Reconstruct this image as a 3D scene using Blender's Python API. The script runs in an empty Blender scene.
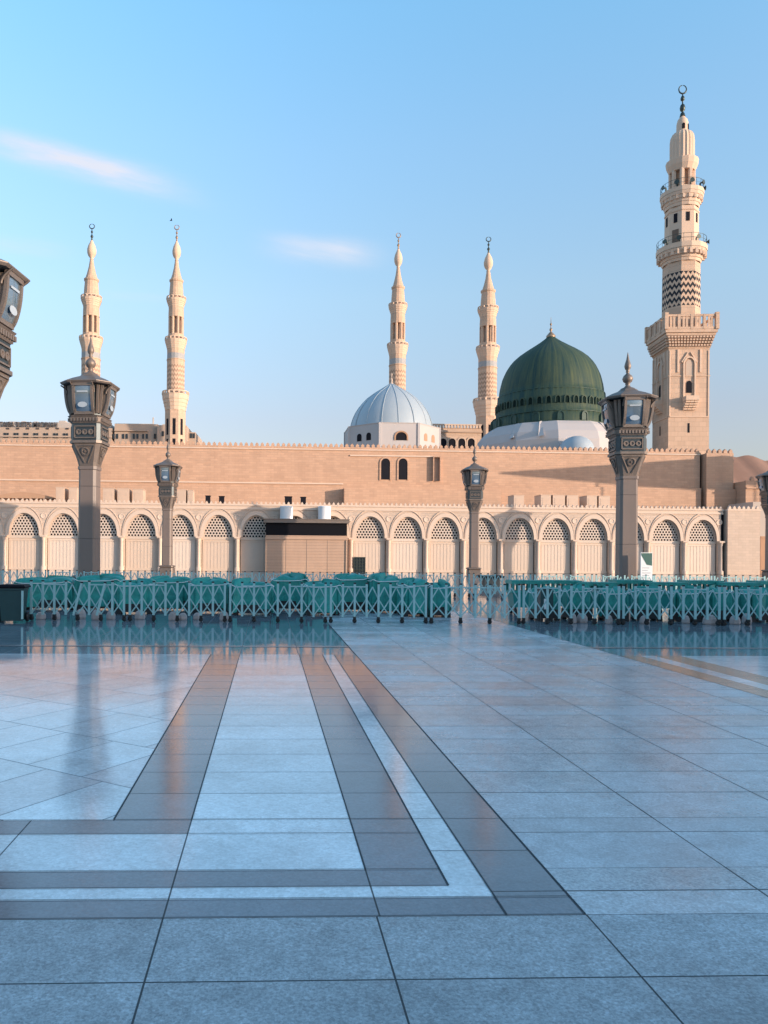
import bpy, math, random
from mathutils import Vector, Matrix
R = math.radians; PI = math.pi
random.seed(7)
sc = bpy.context.scene
col = sc.collection

# ------------------------------------------------------------------ camera
F = 770.0; CX = 295.5; CY = 556.2; H = 1.7; ROLL = R(0.45)
cam_d = bpy.data.cameras.new('camera'); cam = bpy.data.objects.new('camera', cam_d); col.objects.link(cam)
cam_d.sensor_fit = 'VERTICAL'; cam_d.sensor_height = 36; cam_d.lens = F*36/1024
cam_d.shift_x = (384-CX)/1024; cam_d.shift_y = (CY-512)/1024
cam_d.clip_end = 6000; cam_d.clip_start = 0.05
cam.matrix_world = Matrix.Translation((0, 0, H)) @ Matrix.Rotation(R(90), 4, 'X') @ Matrix.Rotation(ROLL, 4, 'Z')
sc.camera = cam

def ray(px, py):
    dx, dy = px-CX, py-CY
    return ((dx*math.cos(ROLL)+dy*math.sin(ROLL))/F, (-dx*math.sin(ROLL)+dy*math.cos(ROLL))/F)
def at(px, py, Y):                      # where a sight line meets the vertical plane at distance Y
    a, b = ray(px, py)
    return Vector((a*Y, Y, H-b*Y))

class Frame:                            # a rotated plan frame: u along, v away, z up
    def __init__(s, ox, oy, ang):
        s.o = (ox, oy); s.a = ang; s.c = math.cos(ang); s.s = math.sin(ang)
    def w(s, u, v, z=0): return Vector((s.o[0]+u*s.c-v*s.s, s.o[1]+u*s.s+v*s.c, z))
    def fit(s, px, py, v):              # u, z on the plane at depth v
        r, b = ray(px, py)
        u = (r*(s.o[1]+v*s.c)+v*s.s-s.o[0])/(s.c-r*s.s)
        Y = s.o[1]+u*s.s+v*s.c
        return u, H-b*Y
WORLD = Frame(0, 0, 0)
MQ = Frame(0, 85, math.atan(0.045))     # the mosque
FL = Frame(0, 0, R(2.0))                # the paving

# ------------------------------------------------------------------ materials
def newmat(name):
    m = bpy.data.materials.new(name); m.use_nodes = True
    nt = m.node_tree; b = nt.nodes['Principled BSDF']
    return m, nt, b
def N(nt, typ, **kw):
    n = nt.nodes.new(typ)
    for k, v in kw.items():
        if k in n.inputs: n.inputs[k].default_value = v
        else: setattr(n, k, v)
    return n
def mth(nt, op, a, b=None, c=None):
    n = nt.nodes.new('ShaderNodeMath'); n.operation = op
    for i, x in enumerate((a, b, c)):
        if x is None: continue
        if isinstance(x, (int, float)): n.inputs[i].default_value = x
        else: nt.links.new(x, n.inputs[i])
    return n.outputs[0]
def mixc(nt, fac, a, b, bt='MIX'):
    n = nt.nodes.new('ShaderNodeMix'); n.data_type = 'RGBA'; n.blend_type = bt
    for s, x in ((0, fac), (6, a), (7, b)):
        if isinstance(x, (int, float)): n.inputs[s].default_value = x
        elif isinstance(x, tuple): n.inputs[s].default_value = x if len(x) == 4 else (*x, 1)
        else: nt.links.new(x, n.inputs[s])
    return n.outputs[2]
def grime(nt, base, amt, scale):
    tc = N(nt, 'ShaderNodeTexCoord')
    n1 = N(nt, 'ShaderNodeTexNoise', Scale=scale, Detail=6.0, Roughness=0.65)
    nt.links.new(tc.outputs['Object'], n1.inputs['Vector'])
    f = mth(nt, 'MULTIPLY_ADD', n1.outputs[0], 2*amt, 1-amt)
    cmb = N(nt, 'ShaderNodeCombineColor')
    for i in range(3): nt.links.new(f, cmb.inputs[i])
    return mixc(nt, 1.0, base, cmb.outputs[0], 'MULTIPLY'), n1, tc
def plain(name, c, rough=0.7, metal=0.0, amt=0.15, scale=1.5, bump=0.0, spec=0.5):
    m, nt, b = newmat(name)
    o, n1, tc = grime(nt, c, amt, scale)
    nt.links.new(o, b.inputs['Base Color'])
    b.inputs['Roughness'].default_value = rough; b.inputs['Metallic'].default_value = metal
    b.inputs['Specular IOR Level'].default_value = spec
    if bump:
        bp = N(nt, 'ShaderNodeBump', Strength=bump, Distance=0.05)
        nt.links.new(n1.outputs[0], bp.inputs['Height']); nt.links.new(bp.outputs[0], b.inputs['Normal'])
    return m
def stone(name, c, bw=1.2, bh=0.45, joint=0.02, var=0.08, amt=0.08, jd=0.75, rough=0.8):
    """coursed ashlar: object coordinates, joints along x/y and z"""
    m, nt, b = newmat(name)
    o, n1, tc = grime(nt, c, amt, 0.35)
    sp = N(nt, 'ShaderNodeSeparateXYZ'); nt.links.new(tc.outputs['Object'], sp.inputs[0])
    xy = mth(nt, 'ADD', sp.outputs[0], mth(nt, 'MULTIPLY', sp.outputs[1], 0.93))
    cb = N(nt, 'ShaderNodeCombineXYZ'); nt.links.new(xy, cb.inputs[0]); nt.links.new(sp.outputs[2], cb.inputs[1])
    br = N(nt, 'ShaderNodeTexBrick'); br.offset = 0.5
    br.inputs['Color1'].default_value = (1, 1, 1, 1); br.inputs['Color2'].default_value = (1-var*2,)*3+(1,)
    br.inputs['Mortar'].default_value = (jd, jd, jd, 1); br.inputs['Scale'].default_value = 1
    br.inputs['Brick Width'].default_value = bw; br.inputs['Row Height'].default_value = bh
    br.inputs['Mortar Size'].default_value = joint; br.inputs['Mortar Smooth'].default_value = 0.3
    nt.links.new(cb.outputs[0], br.inputs['Vector'])
    cb2 = N(nt, 'ShaderNodeCombineXYZ'); nt.links.new(mth(nt, 'MULTIPLY', xy, 0.9), cb2.inputs[0]); nt.links.new(mth(nt, 'MULTIPLY', sp.outputs[2], 0.10), cb2.inputs[1])
    ns = N(nt, 'ShaderNodeTexNoise', Scale=1.0, Detail=7.0, Roughness=0.7); nt.links.new(cb2.outputs[0], ns.inputs['Vector'])
    cs_ = N(nt, 'ShaderNodeCombineColor'); fs_ = mth(nt, 'MULTIPLY_ADD', ns.outputs[0], 0.36, 0.82)
    for i in range(3): nt.links.new(fs_, cs_.inputs[i])
    o = mixc(nt, 1.0, o, cs_.outputs[0], 'MULTIPLY')
    cc = mixc(nt, 1.0, o, br.outputs['Color'], 'MULTIPLY')
    nt.links.new(cc, b.inputs['Base Color']); b.inputs['Roughness'].default_value = rough
    bp = N(nt, 'ShaderNodeBump', Strength=0.5, Distance=0.03); nt.links.new(mth(nt, 'SUBTRACT', 1.0, br.outputs['Fac']), bp.inputs['Height'])
    nt.links.new(bp.outputs[0], b.inputs['Normal'])
    return m
def zigzag(name, c1, c2, n, pitch, lo=0.5):
    m, nt, b = newmat(name)
    o, n1, tc = grime(nt, c1, 0.08, 0.5)
    sp = N(nt, 'ShaderNodeSeparateXYZ'); nt.links.new(tc.outputs['Object'], sp.inputs[0])
    ang = mth(nt, 'ARCTAN2', sp.outputs[1], sp.outputs[0])
    tri = mth(nt, 'PINGPONG', mth(nt, 'MULTIPLY', ang, n/(2*PI)), 0.5)
    st = mth(nt, 'FRACT', mth(nt, 'ADD', mth(nt, 'DIVIDE', sp.outputs[2], pitch), tri))
    f = mth(nt, 'GREATER_THAN', st, lo)
    nt.links.new(mixc(nt, f, c2, o), b.inputs['Base Color']); b.inputs['Roughness'].default_value = 0.85
    return m
def tiles(name, c, tx, ty, ox=0.0, oy=0.0, joint=0.007, rough=0.2, var=0.08, grain=0.1, gscale=60, diag=0.0, jc=0.12, ior=1.5, tint=None, rv=0.5, tilt=0.0012):
    """paving: the joints are a grid in the sheet's own metres"""
    m, nt, b = newmat(name)
    tc = N(nt, 'ShaderNodeTexCoord'); mp = N(nt, 'ShaderNodeMapping')
    mp.inputs['Location'].default_value = (-ox, -oy, 0); nt.links.new(tc.outputs['Object'], mp.inputs[0])
    v = mp.outputs[0]
    if diag:
        m2 = N(nt, 'ShaderNodeMapping'); m2.inputs['Rotation'].default_value = (0, 0, diag); nt.links.new(v, m2.inputs[0]); v = m2.outputs[0]
    sp = N(nt, 'ShaderNodeSeparateXYZ'); nt.links.new(v, sp.inputs[0])
    cells = []; masks = []
    for i, t in ((0, tx), (1, ty)):
        q = mth(nt, 'DIVIDE', sp.outputs[i], t)
        if diag and i == 0: q = mth(nt, 'MULTIPLY_ADD', mth(nt, 'FLOOR', mth(nt, 'DIVIDE', sp.outputs[1], ty)), 0.37, q)
        cells.append(mth(nt, 'FLOOR', q))
        d = mth(nt, 'PINGPONG', q, 0.5)
        masks.append(mth(nt, 'LESS_THAN', d, joint*0.5/t))
    jm = mth(nt, 'MAXIMUM', masks[0], masks[1])
    cb = N(nt, 'ShaderNodeCombineXYZ'); nt.links.new(cells[0], cb.inputs[0]); nt.links.new(cells[1], cb.inputs[1])
    wn = N(nt, 'ShaderNodeTexWhiteNoise'); wn.noise_dimensions = '2D'; nt.links.new(cb.outputs[0], wn.inputs['Vector'])
    g = N(nt, 'ShaderNodeTexNoise', Scale=gscale, Detail=8.0, Roughness=0.75); nt.links.new(tc.outputs['Object'], g.inputs['Vector'])
    big = N(nt, 'ShaderNodeTexNoise', Scale=1.3, Detail=5.0, Roughness=0.6); nt.links.new(tc.outputs['Object'], big.inputs['Vector'])
    a = mth(nt, 'MULTIPLY_ADD', wn.outputs['Value'], 2*var, 1-var)
    g2 = N(nt, 'ShaderNodeTexVoronoi', Scale=gscale*1.6); nt.links.new(tc.outputs['Object'], g2.inputs['Vector'])
    g3 = N(nt, 'ShaderNodeTexNoise', Scale=6.5, Detail=9.0, Roughness=0.8, Distortion=0.6); nt.links.new(tc.outputs['Object'], g3.inputs['Vector'])
    sp2 = N(nt, 'ShaderNodeSeparateColor'); nt.links.new(g2.outputs['Color'], sp2.inputs[0])
    a = mth(nt, 'MULTIPLY', a, mth(nt, 'MULTIPLY_ADD', g.outputs[0], grain*3.2, 1-grain*1.6))
    a = mth(nt, 'MULTIPLY', a, mth(nt, 'MULTIPLY_ADD', sp2.outputs[0], grain*0.7, 1-grain*0.35))
    a = mth(nt, 'MULTIPLY', a, mth(nt, 'MULTIPLY_ADD', g3.outputs[0], 0.35+grain*2.0, 0.825-grain*1.0))
    a = mth(nt, 'MULTIPLY', a, mth(nt, 'MULTIPLY_ADD', big.outputs[0], 0.9, 0.55))
    cc = N(nt, 'ShaderNodeCombineColor')
    for i in range(3): nt.links.new(a, cc.inputs[i])
    basec = c
    if tint: basec = mixc(nt, mth(nt, 'GREATER_THAN', wn.outputs['Value'], 0.84), c, tint)
    o = mixc(nt, 1.0, basec, cc.outputs[0], 'MULTIPLY')
    o = mixc(nt, jm, o, (jc*0.75, jc*0.95, jc*1.1))
    nt.links.new(o, b.inputs['Base Color'])
    r = mth(nt, 'MULTIPLY_ADD', big.outputs[0], rough*rv*2, rough*(1-rv))
    r = mth(nt, 'MULTIPLY_ADD', wn.outputs['Value'], rough*0.3, r)
    r = mth(nt, 'MAXIMUM', r, mth(nt, 'MULTIPLY', jm, 0.75))
    nt.links.new(r, b.inputs['Roughness']); b.inputs['IOR'].default_value = ior
    # every slab lies a hair out of level
    hgt = N(nt, 'ShaderNodeTexNoise', Scale=0.9, Detail=2.0); nt.links.new(tc.outputs['Object'], hgt.inputs['Vector'])
    wc = N(nt, 'ShaderNodeVectorMath', operation='MULTIPLY_ADD'); nt.links.new(wn.outputs['Color'], wc.inputs[0])
    wc.inputs[1].default_value = (2*tilt, 2*tilt, 0); wc.inputs[2].default_value = (-tilt, -tilt, 0)
    bp = N(nt, 'ShaderNodeBump', Strength=0.25, Distance=0.01)
    hh = mth(nt, 'SUBTRACT', mth(nt, 'MULTIPLY', g.outputs[0], 0.05+grain*0.25), mth(nt, 'MULTIPLY', jm, 0.6))
    nt.links.new(hh, bp.inputs['Height'])
    ad = N(nt, 'ShaderNodeVectorMath', operation='ADD'); nt.links.new(bp.outputs[0], ad.inputs[0]); nt.links.new(wc.outputs[0], ad.inputs[1])
    nm = N(nt, 'ShaderNodeVectorMath', operation='NORMALIZE'); nt.links.new(ad.outputs[0], nm.inputs[0])
    nt.links.new(nm.outputs[0], b.inputs['Normal'])
    return m

SAND = (0.66, 0.47, 0.335)
M = {}
M['wall'] = stone('sandstone_wall', (0.54, 0.34, 0.235), 0.9, 0.30, 0.02, 0.065, 0.13, 0.84)
M['arcade'] = stone('arcade_stone', (0.58, 0.445, 0.355), 0.8, 0.30, 0.02, 0.05, 0.06, 0.85)
M['trim'] = plain('pale_stone_trim', (0.62, 0.48, 0.385), 0.75, 0, 0.08, 0.8)
M['door'] = plain('pale_door_panel', (0.63, 0.52, 0.44), 0.6, 0, 0.08, 0.9)
nt_ = M['door'].node_tree; b_ = nt_.nodes['Principled BSDF']; src = b_.inputs['Base Color'].links[0].from_socket
oi = nt_.nodes.new('ShaderNodeObjectInfo'); cw = N(nt_, 'ShaderNodeCombineColor')
for i_, (p_, q_) in enumerate(((0.12, 0.92), (0.17, 0.87), (0.22, 0.82))): nt_.links.new(mth(nt_, 'MULTIPLY_ADD', oi.outputs['Random'], p_, q_), cw.inputs[i_])
nt_.links.new(mixc(nt_, 1.0, src, cw.outputs[0], 'MULTIPLY'), b_.inputs['Base Color'])
M['lattice'] = plain('pale_lattice', (0.58, 0.48, 0.41), 0.7, 0, 0.1, 2)
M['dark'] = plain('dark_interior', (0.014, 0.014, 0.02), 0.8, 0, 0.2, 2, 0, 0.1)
M['black'] = plain('black_panel', (0.004, 0.004, 0.007), 0.6, 0, 0.2, 2, 0, 0.15)
M['min'] = stone('minaret_stone', (0.60, 0.415, 0.30), 1.0, 0.7, 0.03, 0.06, 0.07, 0.8)
M['min_b'] = plain('minaret_white_stone', (0.64, 0.465, 0.35), 0.8, 0, 0.08, 0.6)
M['chev'] = zigzag('zigzag_stone', (0.60, 0.415, 0.30), (0.016, 0.02, 0.028), 24, 1.02)
M['chev_far'] = zigzag('brick_zigzag', (0.60, 0.415, 0.30), (0.36, 0.235, 0.17), 20, 1.4)
M['greydome'] = plain('silvery_dome_lead', (0.36, 0.42, 0.47), 0.5, 0, 0.06, 0.4)
M['whitewash'] = plain('whitewashed_plaster', (0.46, 0.43, 0.43), 0.8, 0, 0.06, 0.5)
M['green'] = plain('green_dome_paint', (0.05, 0.105, 0.05), 0.55, 0, 0.25, 0.5, 0.1)
def streaked(name, cols, sa, sz, rough):
    m, nt, b = newmat(name)
    tc = N(nt, 'ShaderNodeTexCoord'); sp = N(nt, 'ShaderNodeSeparateXYZ'); nt.links.new(tc.outputs['Object'], sp.inputs[0])
    ang = mth(nt, 'MULTIPLY', mth(nt, 'ARCTAN2', sp.outputs[1], sp.outputs[0]), sa); zz = mth(nt, 'MULTIPLY', sp.outputs[2], sz)
    cb = N(nt, 'ShaderNodeCombineXYZ'); nt.links.new(ang, cb.inputs[0]); nt.links.new(zz, cb.inputs[1])
    n1 = N(nt, 'ShaderNodeTexNoise', Scale=1.0, Detail=6.0, Roughness=0.7); nt.links.new(cb.outputs[0], n1.inputs['Vector'])
    rp = N(nt, 'ShaderNodeValToRGB'); nt.links.new(n1.outputs[0], rp.inputs[0])
    rp.color_ramp.elements[0].position = 0.3; rp.color_ramp.elements[1].position = 0.7
    rp.color_ramp.elements[0].color = (*cols[0], 1); rp.color_ramp.elements[1].color = (*cols[1], 1)
    nt.links.new(rp.outputs[0], b.inputs['Base Color']); b.inputs['Roughness'].default_value = rough; b.inputs['Specular IOR Level'].default_value = 0.3
    return m
M['green'] = streaked('green_dome_paint', ((0.003, 0.036, 0.046), (0.08, 0.105, 0.055)), 14.0, 0.12, 0.7)
M['green2'] = plain('green_dome_trim', (0.02, 0.06, 0.048), 0.6, 0, 0.2, 0.8)
M['finial_dark'] = plain('dark_bronze_finial', (0.05, 0.065, 0.06), 0.4, 0.6, 0.2, 2)
M['finial'] = plain('weathered_brass_finial', (0.32, 0.22, 0.15), 0.45, 0.5, 0.2, 2)
M['bronze'] = plain('lamp_bronze', (0.195, 0.155, 0.132), 0.5, 0.35, 0.25, 3, 0.15)
M['bronze_d'] = plain('lamp_dark_bronze', (0.05, 0.065, 0.075), 0.42, 0.45, 0.3, 4, 0.2)
M['bronze_s'] = stone('lamp_post_cladding', (0.195, 0.15, 0.13), 3, 2.4, 0.02, 0.03, 0.15, 0.6, 0.5)
M['hvac'] = plain('off_white_metal', (0.55, 0.41, 0.32), 0.6, 0, 0.12, 1.5)
M['tank'] = plain('white_tank_plastic', (0.72, 0.74, 0.77), 0.45, 0, 0.05, 1.5)
M['kiosk'] = stone('brown_clad_panel', (0.46, 0.305, 0.22), 40, 0.32, 0.02, 0.03, 0.10, 0.75)
M['steel'] = plain('galvanised_barrier_steel', (0.32, 0.52, 0.53), 0.5, 0.1, 0.15, 6)
M['rubber'] = plain('black_rubber', (0.012, 0.012, 0.014), 0.6, 0, 0.2, 8)
M['tarp'] = plain('turquoise_tarpaulin', (0.022, 0.28, 0.245), 0.5, 0, 0.6, 4, 0.9)
M['tarp2'] = plain('teal_plastic', (0.016, 0.23, 0.215), 0.45, 0, 0.3, 3)
M['bin'] = plain('dark_green_bin_plastic', (0.012, 0.05, 0.055), 0.5, 0, 0.2, 6)
M['stoneball'] = plain('pale_concrete', (0.46, 0.37, 0.35), 0.8, 0, 0.3, 6, 0.2)
M['paper'] = plain('white_paper', (0.72, 0.73, 0.74), 0.7, 0, 0.04, 4)
M['sgreen'] = plain('sign_green', (0.01, 0.09, 0.08), 0.5, 0, 0.1, 4)
M['hotel'] = plain('hotel_render', (0.44, 0.33, 0.26), 0.8, 0, 0.1, 0.4)
M['hotel2'] = plain('hotel_grey_render', (0.46, 0.40, 0.36), 0.8, 0, 0.12, 0.4)
M['tent'] = plain('brown_canopy_cloth', (0.27, 0.155, 0.11), 0.85, 0, 0.15, 0.8, 0.3)
M['brown'] = plain('brown_plaster', (0.42, 0.25, 0.16), 0.85, 0, 0.15, 0.8)
M['letters'] = plain('dark_sign_letters', (0.06, 0.05, 0.05), 0.6)
M['glasswin'] = plain('window_glass', (0.02, 0.03, 0.04), 0.15, 0, 0.1, 1)
m, nt, b = newmat('lantern_glass'); b.inputs['Base Color'].default_value = (0.22, 0.30, 0.38, 1); b.inputs['Roughness'].default_value = 0.1
b.inputs['Metallic'].default_value = 0.55; M['glass'] = m
m, nt, b = newmat('lamp_reflector'); b.inputs['Base Color'].default_value = (0.38, 0.43, 0.48, 1); b.inputs['Roughness'].default_value = 0.3; M['reflector'] = m

# ------------------------------------------------------------------ mesh building
class MB:
    def __init__(s): s.v = []; s.f = []; s.sm = []
    def add(s, vs, fs, smooth=False):
        k = len(s.v); s.v += [tuple(x) for x in vs]; s.f += [tuple(k+i for i in f) for f in fs]; s.sm += [smooth]*len(fs)
        return s
    def box(s, a, b):
        x0, y0, z0 = a; x1, y1, z1 = b
        return s.add([(x0,y0,z0),(x1,y0,z0),(x1,y1,z0),(x0,y1,z0),(x0,y0,z1),(x1,y0,z1),(x1,y1,z1),(x0,y1,z1)],
              [(0,3,2,1),(4,5,6,7),(0,1,5,4),(1,2,6,5),(2,3,7,6),(3,0,4,7)])
    def cbox(s, cx, cy, z0, wx, wy, h): return s.box((cx-wx/2, cy-wy/2, z0), (cx+wx/2, cy+wy/2, z0+h))
    def prism(s, poly, y0, y1):          # polygon in (x,z), counter-clockwise seen from -y, extruded along y
        n = len(poly)
        return s.add([(x, y0, z) for x, z in poly]+[(x, y1, z) for x, z in poly],
              [tuple(range(n)), tuple(range(2*n-1, n-1, -1))]+[(i, i+n, (i+1) % n+n, (i+1) % n) for i in range(n)])
    def loft(s, rings, smooth=False, cap=True):
        n = len(rings[0]); vs = [p for r in rings for p in r]
        fs = [(k*n+i, k*n+(i+1) % n, (k+1)*n+(i+1) % n, (k+1)*n+i) for k in range(len(rings)-1) for i in range(n)]
        s.add(vs, fs, smooth)
        if cap:
            s.add(rings[0], [tuple(range(n-1, -1, -1))]); s.add(rings[-1], [tuple(range(n))])
        return s
    def lathe(s, prof, n=24, smooth=True, c=(0, 0), rot=0.0, rib=0.0, cap=True):
        rings = []
        for z, r in prof:
            rr = max(r, 0.001)
            rings.append([(c[0]+rr*(1-(rib if i % 2 else 0))*math.cos(rot+2*PI*i/n), c[1]+rr*(1-(rib if i % 2 else 0))*math.sin(rot+2*PI*i/n), z) for i in range(n)])
        return s.loft(rings, smooth, cap)
    def csq(s, secs, c=(0, 0)):           # square with cut corners: (z, half width, cut)
        rings = []
        for z, w, k in secs:
            rings.append([(c[0]+x, c[1]+y, z) for x, y in ((-w+k,-w),(w-k,-w),(w,-w+k),(w,w-k),(w-k,w),(-w+k,w),(-w,w-k),(-w,-w+k))])
        return s.loft(rings)
    def bar(s, p, q, w, t=None):
        p = Vector(p); q = Vector(q); d = (q-p).normalized(); t = t or w
        a = Vector((0, 1, 0)) if abs(d.y) < 0.9 else Vector((1, 0, 0))
        e = d.cross(a).normalized()*w/2; g = d.cross(e).normalized()*t/2
        vs = [p-e-g, p+e-g, p+e+g, p-e+g, q-e-g, q+e-g, q+e+g, q-e+g]
        return s.add(vs, [(0,3,2,1),(4,5,6,7),(0,1,5,4),(1,2,6,5),(2,3,7,6),(3,0,4,7)])
    def tube(s, pts, rad, n=8):
        rings = []
        for i, p in enumerate(pts):
            p = Vector(p); d = (Vector(pts[min(i+1, len(pts)-1)])-Vector(pts[max(i-1, 0)])).normalized()
            a = Vector((0, 1, 0)) if abs(d.y) < 0.9 else Vector((1, 0, 0))
            e = d.cross(a).normalized(); g = d.cross(e)
            r = rad[i] if isinstance(rad, (list, tuple)) else rad
            rings.append([tuple(p+e*r*math.cos(2*PI*k/n)+g*r*math.sin(2*PI*k/n)) for k in range(n)])
        return s.loft(rings, True)
    def build(s, name, mat, parent=None, org=(0, 0, 0)):
        me = bpy.data.meshes.new(name)
        me.from_pydata([(x-org[0], y-org[1], z-org[2]) for x, y, z in s.v], [], s.f)
        me.polygons.foreach_set('use_smooth', s.sm)
        me.materials.append(M[mat] if isinstance(mat, str) else mat)
        import bmesh
        bm = bmesh.new(); bm.from_mesh(me); bmesh.ops.recalc_face_normals(bm, faces=bm.faces); bm.to_mesh(me); bm.free()
        o = bpy.data.objects.new(name, me); col.objects.link(o)
        if parent: o.parent = parent
        return o
def tag(o, label=None, cat=None, group=None, kind=None):
    for k, v in (('label', label), ('category', cat), ('group', group), ('kind', kind)):
        if v: o[k] = v
    return o
def thing(name, label, cat, loc=(0, 0, 0), rz=0.0, group=None):
    o = bpy.data.objects.new(name, None); col.objects.link(o); o.empty_display_size = 0.3
    o.location = loc; o.rotation_euler = (0, 0, rz)
    return tag(o, label, cat, group)
def copy_tree(o, parent=None):
    c = o.copy(); col.objects.link(c); c.parent = parent
    for ch in list(o.children): copy_tree(ch, c)
    return c
def place(proto, first, loc, rz, label, group=None, scale=None):
    o = proto if first else copy_tree(proto)
    o.location = loc; o.rotation_euler = (0, 0, rz); o['label'] = label
    if group: o['group'] = group
    if scale: o.scale = scale
    return o
def dup(o, parent, loc=None, rz=None):
    c = o.copy(); col.objects.link(c); c.parent = parent
    if loc is not None: c.location = loc
    if rz is not None: c.rotation_euler = (0, 0, rz)
    for ch in list(o.children):
        g = ch.copy(); col.objects.link(g); g.parent = c
    return c

# ------------------------------------------------------------------ sky, sun
CLOUD = (1.9, 2.0, 2.3)
AZ = 59.0; EL = 7.5                     # sun: degrees from straight behind the camera towards the right, and above the horizon
S = Vector((math.sin(R(AZ))*math.cos(R(EL)), -math.cos(R(AZ))*math.cos(R(EL)), math.sin(R(EL))))
w = bpy.data.worlds.new('World'); sc.world = w; w.use_nodes = True
nt = w.node_tree; bg = nt.nodes['Background']
sky = nt.nodes.new('ShaderNodeTexSky'); sky.sky_type = 'NISHITA'; sky.sun_disc = False
sky.sun_elevation = R(EL); sky.sun_rotation = math.atan2(S.x, S.y)
sky.air_density = 1.0; sky.dust_density = 1.0; sky.ozone_density = 1.3; sky.altitude = 600
tc = N(nt, 'ShaderNodeTexCoord'); sp = N(nt, 'ShaderNodeSeparateXYZ'); nt.links.new(tc.outputs['Generated'], sp.inputs[0])
yy = mth(nt, 'MAXIMUM', sp.outputs[1], 0.05)
ax = mth(nt, 'DIVIDE', sp.outputs[0], yy); az_ = mth(nt, 'DIVIDE', sp.outputs[2], yy)
cbn = N(nt, 'ShaderNodeCombineXYZ'); nt.links.new(mth(nt, 'MULTIPLY', ax, 7.0), cbn.inputs[0]); nt.links.new(mth(nt, 'MULTIPLY', mth(nt, 'MULTIPLY_ADD', ax, 0.2, az_), 38.0), cbn.inputs[1])
wis = N(nt, 'ShaderNodeTexNoise', Scale=1.0, Detail=5.0, Roughness=0.6); nt.links.new(cbn.outputs[0], wis.inputs['Vector'])
tot = None
for cx_, cz_, hl, hh, slope, amp in ((-0.285, 0.508, 0.128, 0.0205, -0.25, 1.0), (0.032, 0.397, 0.072, 0.019, -0.07, 0.6), (-0.36, 0.40, 0.06, 0.012, -0.1, 0.3), (-0.21, 0.335, 0.06, 0.006, -0.05, 0.12)):
    u_ = mth(nt, 'SUBTRACT', ax, cx_)
    v_ = mth(nt, 'SUBTRACT', mth(nt, 'SUBTRACT', az_, cz_), mth(nt, 'MULTIPLY', u_, slope))
    r2 = mth(nt, 'ADD', mth(nt, 'POWER', mth(nt, 'ABSOLUTE', mth(nt, 'DIVIDE', u_, hl)), 3.0), mth(nt, 'POWER', mth(nt, 'ABSOLUTE', mth(nt, 'DIVIDE', v_, hh)), 2.8))
    g_ = mth(nt, 'MULTIPLY', mth(nt, 'EXPONENT', mth(nt, 'MULTIPLY', r2, -1.3)), amp)
    tot = g_ if tot is None else mth(nt, 'ADD', tot, g_)
tot = mth(nt, 'MULTIPLY', tot, mth(nt, 'MULTIPLY_ADD', wis.outputs[0], 2.6, -0.5)); tot = mth(nt, 'MULTIPLY', mth(nt, 'MINIMUM', tot, 1.0), mth(nt, 'GREATER_THAN', sp.outputs[1], 0.1))
vr = nt.nodes.new('ShaderNodeValToRGB'); nt.links.new(sp.outputs[2], vr.inputs[0])   # the air is hazier low down than the model's
SR = [(0.0, (0.52, 0.42, 0.46)), (0.10, (0.60, 0.49, 0.53)), (0.174, (0.74, 0.61, 0.64)), (0.316, (0.98, 0.95, 0.93)), (0.466, (1.04, 1.19, 1.23)), (0.58, (1.0, 1.36, 1.44)), (1.0, (0.75, 1.0, 1.05))]
while len(vr.color_ramp.elements) < len(SR): vr.color_ramp.elements.new(0.5)
for e_, (p_, c_) in zip(vr.color_ramp.elements, SR): e_.position = p_
for e_, (p_, c_) in zip(vr.color_ramp.elements, SR): e_.color = (*[q/1.3 for q in c_], 1)
tinted = mixc(nt, 1.0, mixc(nt, 1.0, sky.outputs[0], vr.outputs[0], 'MULTIPLY'), (1.3, 1.3, 1.3), 'MULTIPLY')
nt.links.new(mixc(nt, tot, tinted, CLOUD), bg.inputs[0]); bg.inputs[1].default_value = 0.15
WORLD_NT = (nt, sky, bg)
sun_d = bpy.data.lights.new('sun', 'SUN'); sun_d.energy = 2.0; sun_d.angle = R(0.5); sun_d.color = (1.0, 0.80, 0.62)
sun = bpy.data.objects.new('sun', sun_d); col.objects.link(sun); sun.rotation_euler = S.to_track_quat('Z', 'Y').to_euler()
sc.view_settings.view_transform = 'Standard'; sc.view_settings.look = 'None'; sc.view_settings.gamma = 1
sc.view_settings.exposure = 1.47

# ------------------------------------------------------------------ ground and paving
def sheet(name, rects, z, mat, frame=FL):
    b = MB()
    for u0, v0, u1, v1 in rects: b.add([(u0, v0, z), (u1, v0, z), (u1, v1, z), (u0, v1, z)], [(0, 1, 2, 3)])
    o = b.build(name, mat); o.rotation_euler = (0, 0, frame.a); o.location = (frame.o[0], frame.o[1], 0)
    return tag(o, kind='structure')
uA, uB, uC, uD1, uD2, uE, uR = -0.481, 0.539, 1.525, 0.944, 1.146, -0.98, 6.15
v0, v1, v2, v3, v4, v5, vF = 3.626, 3.821, 3.955, 4.169, 4.72, 4.975, 13.3
P = 0.545
o = MB().add([(-3000, -3000, -0.03), (3000, -3000, -0.03), (3000, 3000, -0.03), (-3000, 3000, -0.03)], [(0, 1, 2, 3)]).build('ground', plain('desert_ground', (0.38, 0.31, 0.25), 0.9, 0, 0.2, 0.02)); tag(o, kind='structure')
GR = (0.31, 0.355, 0.385); DK = (0.145, 0.165, 0.195); LT = (0.60, 0.67, 0.71); GW = (0.40, 0.45, 0.485)
m_gran = tiles('granite_paving', GR, 1.005, P, uA, v0, 0.009, 0.33, 0.11, 0.62, 60, ior=1.55, jc=0.05)
m_gran_r = tiles('granite_paving_walkway', GW, 1.01, P, uC, v5, 0.012, 0.23, 0.11, 0.5, 50, ior=1.9, jc=0.05)
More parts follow.
